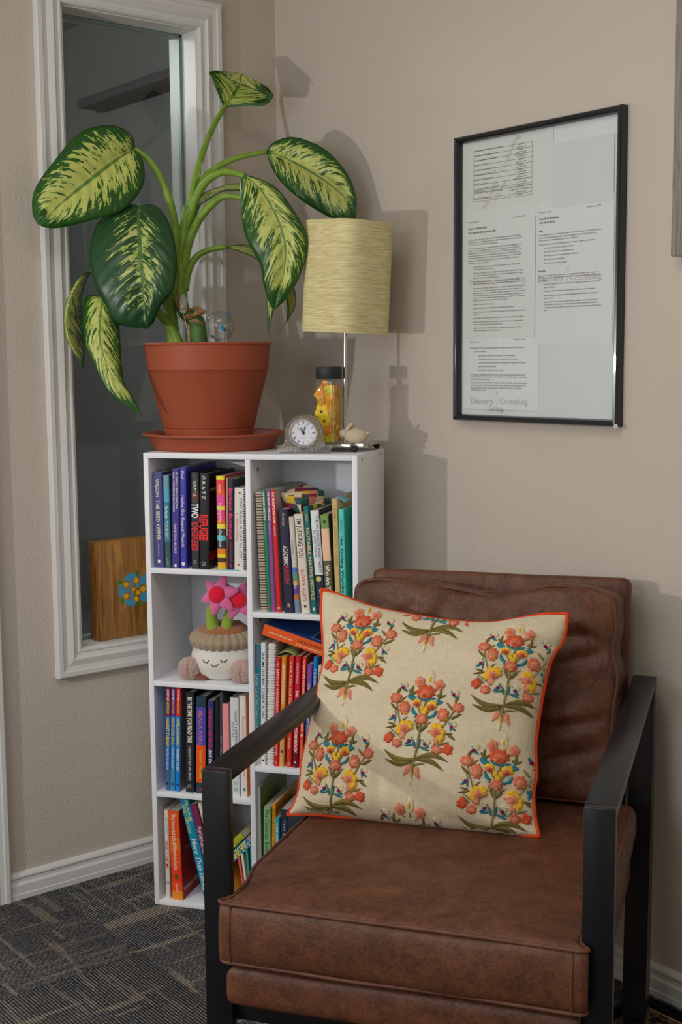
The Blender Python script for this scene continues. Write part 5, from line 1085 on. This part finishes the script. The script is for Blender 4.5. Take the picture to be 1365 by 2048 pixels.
def cushion(half, r, n=(26, 26, 8), fn=None):
    """rounded box, centre at the origin"""
    hx, hy, hz = half; bm = bmesh.new(); cache = {}
    def V(p):
        k = tuple(round(c, 5) for c in p)
        if k in cache: return cache[k]
        q = Vector((p[0]*hx, p[1]*hy, p[2]*hz)); inn = Vector((max(-hx+r, min(hx-r, q.x)), max(-hy+r, min(hy-r, q.y)), max(-hz+r, min(hz-r, q.z))))
        d = q-inn
        if d.length > 1e-9:
            k_ = max(abs(d.x), abs(d.y), abs(d.z)); d = d.normalized()*k_
        q = inn+d
        if fn: q = fn(q, p)
        cache[k] = bm.verts.new(q); return cache[k]
    def S1(n_, h_): # denser near the edges
        out = []
        for i in range(n_+1):
            t = -1+2*i/n_; out.append(math.sin(t*math.pi/2)*.55+t*.45)
        return out
    ax = [S1(n[i], half[i]) for i in range(3)]
    for d in range(3):
        a, b_ = [i for i in range(3) if i != d]
        for sgn in (-1, 1):
            for i in range(n[a]):
                for j in range(n[b_]):
                    qs = []
                    for u, v in ((i, j), (i+1, j), (i+1, j+1), (i, j+1)):
                        p = [0, 0, 0]; p[d] = sgn; p[a] = ax[a][u]; p[b_] = ax[b_][v]; qs.append(V(p))
                    try: bm.faces.new(qs)
                    except ValueError: pass
    bmesh.ops.recalc_face_normals(bm, faces=bm.faces[:])
    return bm
def notch(y):
    if y < -.400: return .273
    if y < -.386: return .273-.0155*(y+.400)/.014
    if y < -.34: return .2575
    t_ = min(1, (y+.34)/.10); return .2575+.0165*t_*t_*(3-2*t_)
def nz(p, s, a): return a*noise.noise(Vector(p)*s)
# platform under the cushion
def f_base(q, p):
    y = q.y-.08; k = notch(y)/.274; return Vector((q.x*k, q.y, q.z+nz(q, 9, .002)))
mb = MB(); mb.bm(cushion((.272, .322, .0335), .018, (30, 40, 8), f_base), LEA, Matrix.Translation((0, -.08, .327))); mb.build('seat_platform', ch, angle=180)
# seat cushion
SY, SHY = -.085, .322
def f_seat(q, p):
    y = q.y+SY; k = notch(y)/.274
    tp = max(0, p[2]); z = q.z+.010*(1-p[0]**2)*(1-p[1]**4)*tp - .020*tp*max(0, (p[1]+1)/2)
    yy = q.y-.010*(1-p[2]**2)*(p[1] < -.9)*(1-.3*p[0]**2)
    xx = q.x*k+(.008*(1-p[2]**2)*(1 if p[0] > .9 else -1 if p[0] < -.9 else 0))*(abs(y+.376) > .04)
    return Vector((xx, yy, z))+Vector((nz(q, 7, .002), nz(q+Vector((3, 1, 2)), 11, .003), nz(q, 6, .003)))
mb = MB(); mb.bm(cushion((.274, SHY, .0500), .014, (44, 50, 12), f_seat), LEA, Matrix.Translation((0, SY, .4130)))
seat = mb.build('seat_cushion', ch, angle=180)
def loop(hx, hy, r, z, n=10, fn=None):
    pts = []
    for cx, cy, a0 in ((hx-r, -hy+r, -90), (hx-r, hy-r, 0), (-hx+r, hy-r, 90), (-hx+r, -hy+r, 180)):
        for i in range(n+1): a = R(a0+90*i/n); pts.append(Vector((cx+r*math.cos(a), cy+r*math.sin(a), z)))
    out = []
    for i, p in enumerate(pts):
        q = pts[(i+1) % len(pts)]; m_ = max(1, int((q-p).length/.012))
        for k in range(m_): out.append(p.lerp(q, k/m_))
    return [fn(p) for p in out] if fn else out
def pipe_seat(z, top):
    def g(p):
        y = p.y+SY; k = notch(y)/.274; zz = p.z-(.020*(p.y/SHY+1)/2 if top else 0)
        return Vector((p.x*k, y, zz))+Vector((nz(p, 7, .002), 0, nz(p, 6, .003)))
    return loop(.2735, SHY+.0005, .016, z, fn=g)
for z, top in ((.4585, True), (.3680, False)):
    mb = MB(); mb.tube(pipe_seat(z, top), .0032, PIPE, 8, closed=True); mb.build('piping', seat, angle=180)
for sx in (-.250, .250):
    mb = MB(); mb.tube([Vector((sx, SY-SHY-.0008-.0076*(1-(2*t-1)**2)+nz((sx+3, -SHY+1, 2+(t-.5)*.1), 11, .003), .368+.090*t)) for t in [i/10 for i in range(11)]], .0016, PIPE, 6); mb.build('corner_seam', seat)
# back: upholstered panel and loose cushion, leaning
TB = Matrix.Translation((0, .185, .448)) @ Matrix.Rotation(R(-9.0), 4, 'X')
mb = MB(); mb.bm(cushion((.2545, .026, .285), .012, (20, 6, 24), lambda q, p: q+Vector((0, nz(q, 8, .002), nz(q, 5, .002)))), LEA, TB @ Matrix.Translation((-.004, .147, .129))); bpn = mb.build('back_panel', ch, angle=180)
HB = .193
def f_back(q, p):
    fr = 1 if p[1] < -.99 else 0
    y = q.y-(.026*(1-p[0]**2)**.6*(1-(p[2])**4)) * max(0, -p[1])
    sag = -.010*math.cos(p[0]*math.pi*1.6)*max(0, p[2])
    side = (-.010*math.exp(-((p[2]-.45)/.16)**2)+.004*math.sin(p[2]*5))*(p[0] if abs(p[0]) > .8 else 0)
    cre = .013*math.sin((q.x*.8+q.z)*38+2*noise.noise(q*6))*max(0, -p[1])*(.35+.65*abs(p[0]))*(1-p[2]**8)*(1-p[0]**8)
    if p[1] < -.5:
        for x0_, z0_, x1_, z1_, dp in ((.95, .48, .30, .05, .009), (.92, -.15, .15, -.50, .009), (.90, -.42, .30, -.80, .007), (.95, .55, .45, .50, .006), (-.9, .4, -.5, .75, .006), (.1, .9, .25, .55, .005), (-.2, .92, -.35, .6, .005), (.75, .05, .35, -.25, .005)):
            ddx, ddz = x1_-x0_, z1_-z0_; t_ = max(0, min(1, ((p[0]-x0_)*ddx+(p[2]-z0_)*ddz)/(ddx*ddx+ddz*ddz))); wob = .03*math.sin(t_*5+x0_*9)
            ds = math.hypot(p[0]-x0_-ddx*t_, p[2]-z0_-ddz*t_+wob); cre += dp/.6*(math.exp(-(ds/.045)**2)-.5*math.exp(-((ds-.11)/.06)**2))*math.sin(math.pi*(.08+.84*t_))
    return Vector((q.x+side+nz(q, 6, .003), y+cre*.6+nz(q, 10, .004)*max(0, -p[1]), q.z+sag+nz(q, 7, .003)))
mb = MB(); mb.bm(cushion((.256, .058, HB), .016, (76, 10, 64), f_back), LEA, TB @ Matrix.Translation((-.010, .060, .197))); bcu = mb.build('back_cushion', ch, angle=180)
def pipe_back(p):
    x, z = p.x, p.y; p0 = x/.256; p2 = z/HB
    sag = -.010*math.cos(p0*math.pi*1.6)*max(0, p2)-.004*math.sin(p0*9)*max(0, p2)
    side = (-.012*math.exp(-((p2-.45)/.16)**2)+.005*math.sin(p2*5))*(p0 if abs(p0) > .8 else 0)
    return TB @ Vector((-.010+x+side, .0045, .197+z+sag))
mb = MB(); mb.tube(loop(.250, HB-.006, .022, 0, fn=pipe_back), .0036, PIPE, 8, closed=True); mb.build('piping', bcu, angle=180)

# ================================================================== embroidered pillow
ex = (CE*.99984+CN*.01125+Vector((0, 0, .01364))); ey = (CE*-.0171+CN*.4173+Vector((0, 0, .9086)))
PO = CE*(.724-.075)+CN*(-1.03)+Vector((0, 0, .641))
PMX = frame(PO, ex, ey)
pw = thing('embroidered_pillow', 'cream square pillow with embroidered flower bouquets and orange piping on armchair', 'pillow', PMX)
bT = [(-.2135, .2095), (-.1684, .1976), (-.1188, .1823), (-.0611, .1722), (.0047, .1636), (.0689, .1597), (.1138, .1615), (.1578, .1705), (.2015, .1776), (.2397, .18)]
bR = [(.2397, .18), (.2359, .1361), (.221, .1088), (.2121, .0819), (.2045, .0335), (.1995, -.0143), (.1978, -.0571), (.202, -.099), (.1989, -.1326), (.2047, -.1735), (.2126, -.2005)]
bB = [(-.231, -.2015), (-.1897, -.1975), (-.1345, -.1964), (-.0703, -.2), (.0013, -.202), (.0627, -.203), (.1142, -.203), (.1652, -.2035), (.2126, -.2005)]
bL = [(-.2135, .2095), (-.2093, .1638), (-.199, .1076), (-.1948, .0706), (-.1991, .0243), (-.2034, -.0215), (-.2095, -.0669), (-.2136, -.1117), (-.214, -.1558), (-.2202, -.1825), (-.231, -.2015)]
NP = 72
sT, sR, sB, sL = (spline(c, NP+1) for c in (bT, bR, bB, bL))
def coons(i, j):
    s, t = i/NP, j/NP              # s left-right, t top-bottom
    a = [(1-t)*sT[i][k]+t*sB[i][k]+(1-s)*sL[j][k]+s*sR[j][k]-((1-s)*(1-t)*bT[0][k]+s*(1-t)*bT[-1][k]+(1-s)*t*bB[0][k]+s*t*bB[-1][k]) for k in (0, 1)]
    return a
def puff(i, j, Tn, sg):
    s, t = 2*i/NP-1, 2*j/NP-1
    h = ((1-abs(s)**2.6)*(1-abs(t)**2.6))
    h = max(h, 0)**.62*Tn
    x, y = coons(i, j)
    if sg > 0:
        e = min(1, h/.02)
        h += e*(.0035*noise.noise(Vector((x*14, y*26, 0)))+.0028*math.sin(y*95+3*noise.noise(Vector((x*8, y*4, 5))))*max(0, (abs(s)-.3)) )
        h -= e*.012*math.exp(-((x-.165)/.05)**2-((y+.178+.25*(x-.16))/.010)**2)     # fold by the lower right corner
        h -= e*.010*math.exp(-((x-.215)/.03)**2-((y-.118)/.012)**2)
        h -= e*.006*math.exp(-((x+.055)/.010)**2-((y+.13)/.05)**2)
        h -= e*.005*math.exp(-((x+.17)/.05)**2-((y-.015)/.010)**2)
    return Vector((x, y, sg*h))
def linen():
    m, nt, N, L, B = nodes_of('natural_linen')
    tc = N('TexCoord')
    def thr(sc):
        mp = N('Mapping'); mp.inputs['Scale'].default_value = sc; L(tc.outputs['Object'], mp.inputs['Vector'])
        n = N('TexNoise'); n.inputs['Scale'].default_value = 1; n.inputs['Detail'].default_value = 3; L(mp.outputs[0], n.inputs['Vector']); return n.outputs['Fac']
    v = math_node(N, L, 'ADD', math_node(N, L, 'MULTIPLY', thr((900, 60, 60)), .5), math_node(N, L, 'MULTIPLY', thr((60, 900, 60)), .5))
    r = N('MapRange', i_1=.36, i_2=.62); L(v, r.inputs[0]); L(mix_col(N, L, r.outputs[0], S(176, 162, 134), S(193, 180, 153)), B.inputs['Base Color']); B.inputs['Roughness'].default_value = .9; B.inputs['Specular IOR Level'].default_value = .15; B.inputs['Sheen Weight'].default_value = .15
    bp = N('Bump'); bp.inputs['Strength'].default_value = .5; bp.inputs['Distance'].default_value = .002; L(v, bp.inputs['Height']); L(bp.outputs[0], B.inputs['Normal'])
    return m
LIN = linen()
Fg = [[puff(i, j, .072, 1) for i in range(NP+1)] for j in range(NP+1)]
Bg = [[puff(i, j, .062, -1) for i in range(NP+1)] for j in range(NP+1)]
mb = MB(); mb.grid(Fg, LIN, flip=True); mb.grid(Bg, LIN); mb.build('pillow_cover', pw, angle=180)
OP = mat('orange_piping', S(190, 60, 20), .7, .25, bump=(900, .5, .001))
out = [Vector((*p, 0)) for p in sT[:-1]]+[Vector((*p, 0)) for p in sR[:-1]]+[Vector((*p, 0)) for p in sB[::-1][:-1]]+[Vector((*p, 0)) for p in sL[::-1][:-1]]
mb = MB(); mb.tube([p*1.006+Vector((0, 0, .0006*math.sin(i*.9)-.012*max(0, 1-(abs(p.x)/.2)**4)*(p.y > .1)-.006*max(0, 1-(abs(p.x)/.2)**4)*(p.y < -.1))) for i, p in enumerate(out)], .0033, OP, 8, closed=True); mb.build('piping', pw, angle=180)
NPv = NP+1
bvh = BVHTree.FromPolygons([v[:] for r_ in Fg for v in r_], [(j*NPv+i, (j+1)*NPv+i, (j+1)*NPv+i+1, j*NPv+i+1) for j in range(NP) for i in range(NP)])
def lift(x, y):
    hit = bvh.ray_cast(Vector((x, y, .5)), Vector((0, 0, -1)))
    return None if hit[0] is None else hit[0].z
PMI = PMX.inverted()
def seen(px, py):
    o_ = PMI @ CAM; d = (PMI.to_3x3() @ ray(px, py)).normalized(); h = bvh.ray_cast(o_, d)
    if h[0] is None:
        t = -o_.z/d.z; p = o_+d*t; return p.x, p.y
    return h[0].x, h[0].y
TH = {k: mat('thread_'+k, S(*c), .75, .2, bump=(700, .8, .002), var=(200, .15)) for k, c in dict(coral=(196, 104, 74), red=(190, 80, 50), peach=(198, 130, 100), yellow=(212, 166, 44), blue=(50, 116, 128), olive=(108, 98, 50), olive2=(124, 114, 70), purple=(128, 26, 84), ecru=(196, 182, 146)).items()}
KS = .000252
def bouquet(cx, cy, ymin=-9e9, ymax=9e9, shr=0.0):
    mb = MB()
    def P(zx, zy, h):
        X = cx+(zx-341)*KS; Y = cy-(zy-870)*KS
        z = lift(X, Y)
        return None if z is None else Vector((X, Y, z+h))
    def poly(rings, m):
        n = len(rings[-1]); V_ = [P(*rings[0][0])]+[P(*p) for rg in rings[1:] for p in rg]
        if any(v is None for v in V_): return
        fs = [(0, 1+i, 1+(i+1) % n) for i in range(n)]
        for k in range(len(rings)-2):
            o_ = 1+k*n; fs += [(o_+i, o_+n+i, o_+n+(i+1) % n, o_+(i+1) % n) for i in range(n)]
        mb.add(V_, [f[::-1] for f in fs], m)
    def flower(x, y, rx, ry, col, inner=None, pet=6, h=.0042, rot=0.0):
        x += random.uniform(-3, 3); y += random.uniform(-3, 3); n = pet*6; rx *= 1.14; ry *= 1.14; jit = [random.uniform(.90, 1.06) for _ in range(n)]
        def rg(k, hh):
            out_ = []
            for i in range(n):
                a = 2*math.pi*i/n+rot; w_ = (1-.22*(1-abs(math.sin(pet*(a-rot)/2)))**1.5*(k > .6))*(jit[i] if k > .9 else 1); out_.append((x+rx*k*w_*math.cos(a), y+ry*k*w_*math.sin(a), hh+random.uniform(-.0006, .0006)))
            return out_
        poly([[(x, y, h*.7)], rg(.5, h), rg(.82, h*.8), rg(1, .0002)], TH[col])
        if inner: 
            x += rx*.05; y += ry*.15
            poly([[(x, y, h*1.35)], rg(.25, h*1.3), rg(.5, h*.9)], TH[inner])
    def leafs(x0, y0, x1, y1, w_, col='olive', bend=0, h=.0024):
        n = 7; w_ *= 1.15; dx_, dy_ = x1-x0, y1-y0; ln = math.hypot(dx_, dy_); nx, ny = -dy_/ln, dx_/ln; L1 = []; L2 = []; Mm = []
        for i in range(n+1):
            t = i/n; bx = x0+dx_*t+nx*bend*math.sin(math.pi*t); by = y0+dy_*t+ny*bend*math.sin(math.pi*t); ww = w_*math.sin(math.pi*min(1, .08+.92*t))**.75*(1-.25*t)
            L1.append(P(bx+nx*ww, by+ny*ww, .0003)); L2.append(P(bx-nx*ww, by-ny*ww, .0003)); Mm.append(P(bx, by, h))
        for i in range(n):
            q = (L1[i], L1[i+1], Mm[i+1], Mm[i]); r_ = (Mm[i], Mm[i+1], L2[i+1], L2[i])
            for f in (q, r_):
                if any(v is None for v in f): continue
                mb.add(f, [(0, 1, 2, 3)], TH[col])
    def stalk(pts, w_=5, col='olive2'):
        q = spline(pts, 4*(len(pts)-1)+1); V_ = [P(x, y, .0009) for x, y in q]
        seg = []
        for v in V_:
            if v is None:
                if len(seg) > 1: mb.tube(seg, w_*KS, TH[col], 5)
                seg = []
            else: seg.append(v)
        if len(seg) > 1: mb.tube(seg, w_*KS, TH[col], 5)
    def bud(x, y, s=1):               # small white, blue and purple blossom
        flower(x+10*s, y-18, 28, 22, 'ecru', None, 8, .0022); leafs(x-16*s, y-28, x+4*s, y+8, 11, 'blue'); leafs(x-4*s, y+4, x+34*s, y+26, 9, 'blue'); flower(x, y, 13, 13, 'purple', None, 4, .003)
    # stems first
    stalk([(360, 690), (345, 780), (335, 850), (322, 1000), (308, 1090), (298, 1190)], 8)
    stalk([(150, 690), (172, 780), (196, 850), (235, 900)], 5); stalk([(560, 740), (500, 840), (470, 880)], 5)
    stalk([(300, 715), (330, 790)], 5); stalk([(405, 730), (365, 790)], 5); stalk([(130, 890), (200, 940)], 4); stalk([(450, 965), (420, 1000), (470, 975)], 4)
    stalk([(320, 1010), (275, 985)], 4); stalk([(325, 1000), (390, 1000)], 4); stalk([(375, 580), (372, 610)], 4); stalk([(310, 590), (335, 610)], 4); stalk([(440, 600), (400, 625)], 4)
    # finial, crown
    flower(384, 530, 22, 50, 'ecru', None, 5, .002); flower(376, 540, 9, 24, 'yellow', None, 3, .0034)
    flower(305, 562, 36, 36, 'peach', 'coral', 5); flower(442, 577, 36, 36, 'peach', 'coral', 5, rot=.5)
    leafs(245, 660, 262, 585, 13); leafs(262, 650, 295, 620, 10); leafs(255, 650, 232, 612, 9); leafs(450, 672, 462, 605, 12); leafs(462, 662, 492, 640, 9); leafs(450, 664, 432, 640, 9)
    leafs(230, 655, 300, 690, 20, 'blue'); leafs(258, 640, 264, 690, 14, 'blue'); leafs(300, 665, 360, 690, 12, 'blue'); leafs(350, 690, 430, 668, 12, 'blue'); leafs(420, 700, 480, 690, 18, 'blue'); leafs(445, 668, 445, 712, 12, 'blue')
    flower(352, 628, 64, 46, 'red', 'coral', 9, .0052)
    flower(345, 650, 34, 26, 'peach', 'red', 7, .006)
    # inner pair and heart
    flower(297, 704, 34, 24, 'yellow', None, 5); flower(296, 716, 26, 18, 'coral', 'red', 6, .005); flower(408, 714, 36, 28, 'yellow', None, 5); flower(406, 726, 26, 20, 'coral', 'red', 6, .005)
    leafs(265, 735, 318, 790, 13, 'blue', 14); leafs(440, 750, 380, 800, 13, 'blue', -14); leafs(285, 800, 330, 790, 9, 'blue'); leafs(400, 805, 360, 790, 9, 'blue')
    flower(336, 745, 15, 22, 'yellow', None, 4); flower(366, 745, 15, 22, 'yellow', None, 4); flower(350, 768, 20, 20, 'yellow', None, 4)
    flower(341, 812, 42, 36, 'coral', 'peach', 9, .005); flower(341, 832, 9, 14, 'yellow', None, 3, .0056)
    leafs(335, 900, 285, 820, 9, 'olive2', 6); leafs(338, 890, 405, 830, 9, 'olive2', -6); leafs(330, 905, 300, 850, 7); leafs(340, 900, 385, 855, 7)
    # left spray
    leafs(150, 650, 178, 600, 12); bud(190, 604, 1); flower(145, 678, 42, 34, 'coral', 'peach', 7); leafs(170, 710, 220, 662, 9, 'olive2'); leafs(165, 765, 108, 712, 10); flower(215, 742, 36, 46, 'coral', 'peach', 8, .005); flower(222, 770, 16, 16, 'yellow', None, 4)
    bud(142, 808, -1); leafs(150, 770, 156, 850, 10, 'blue'); leafs(190, 850, 240, 800, 8, 'olive2'); leafs(170, 868, 95, 885, 9); leafs(160, 860, 105, 850, 7)
    flower(238, 862, 52, 36, 'yellow', None, 7, .005); flower(190, 892, 24, 36, 'yellow', None, 5, .004); flower(228, 884, 34, 30, 'peach', 'coral', 6, .006); flower(215, 920, 22, 38, 'peach', None, 4, .004); leafs(245, 890, 285, 885, 10, 'peach')
    leafs(170, 945, 120, 905, 9, 'olive2'); flower(122, 952, 32, 34, 'red', None, 4, .004, .8); leafs(140, 955, 84, 970, 12, 'red'); leafs(135, 945, 110, 920, 12, 'red'); flower(184, 986, 34, 28, 'coral', 'peach', 6)
    # right spray
    leafs(560, 690, 580, 640, 11); bud(545, 636, 1); flower(580, 724, 38, 34, 'coral', 'peach', 7); leafs(545, 740, 500, 690, 9, 'olive2'); leafs(540, 800, 610, 760, 11); flower(485, 778, 40, 44, 'coral', 'peach', 8, .005); flower(500, 800, 16, 14, 'yellow', None, 4)
    bud(546, 852, 1); leafs(548, 815, 540, 890, 10, 'blue'); leafs(520, 900, 580, 942, 11); leafs(500, 905, 560, 900, 8)
    flower(450, 868, 40, 34, 'yellow', None, 6, .004); flower(478, 915, 30, 50, 'yellow', None, 6, .005); flower(448, 898, 38, 32, 'peach', 'coral', 6, .006); flower(445, 945, 20, 34, 'peach', None, 4, .004); leafs(420, 890, 385, 895, 10, 'peach')
    leafs(470, 980, 540, 955, 9, 'olive2'); flower(530, 1005, 34, 34, 'red', None, 4, .004, .4); leafs(540, 1000, 566, 985, 12, 'red'); leafs(540, 1012, 566, 1035, 12, 'red'); flower(460, 1012, 36, 28, 'coral', 'peach', 6)
    # base
    bud(266, 966, -1); bud(376, 978, 1); leafs(305, 1010, 285, 950, 10, 'blue', 5); leafs(335, 1010, 345, 945, 10, 'blue', -5); leafs(345, 1000, 408, 1022, 11, 'blue'); leafs(300, 985, 238, 1000, 9, 'blue')
    leafs(305, 1085, 92, 1028, 19, 'olive', -34, .0034); leafs(305, 1090, 104, 1092, 18, 'olive', -30, .0034); leafs(318, 1078, 542, 1088, 19, 'olive', -34, .0034); leafs(318, 1085, 510, 1146, 19, 'olive', -26, .0034)
    leafs(300, 1130, 230, 1088, 9, 'olive2', 8); leafs(306, 1130, 386, 1112, 9, 'olive2', -8)
    leafs(290, 1125, 240, 1195, 20, 'peach'); leafs(275, 1125, 255, 1160, 16, 'peach'); leafs(312, 1135, 352, 1212, 20, 'peach'); leafs(330, 1135, 345, 1170, 14, 'peach')
    flower(296, 1186, 10, 20, 'yellow', None, 3, .003); leafs(292, 1195, 290, 1255, 16, 'ecru')
    if mb.v: mb.build('embroidered_bouquet', pw, angle=75)
for (px0, py0) in ((712, 1305), (843, 1455), (1022, 1350), (993, 1588), (670, 1548)):
    bouquet(*seen(px0, py0))
gx, gy = seen(873, 1265); bouquet(gx-.003, gy+.058)
gx, gy = seen(818, 1640); bouquet(gx-.004, gy-.062)
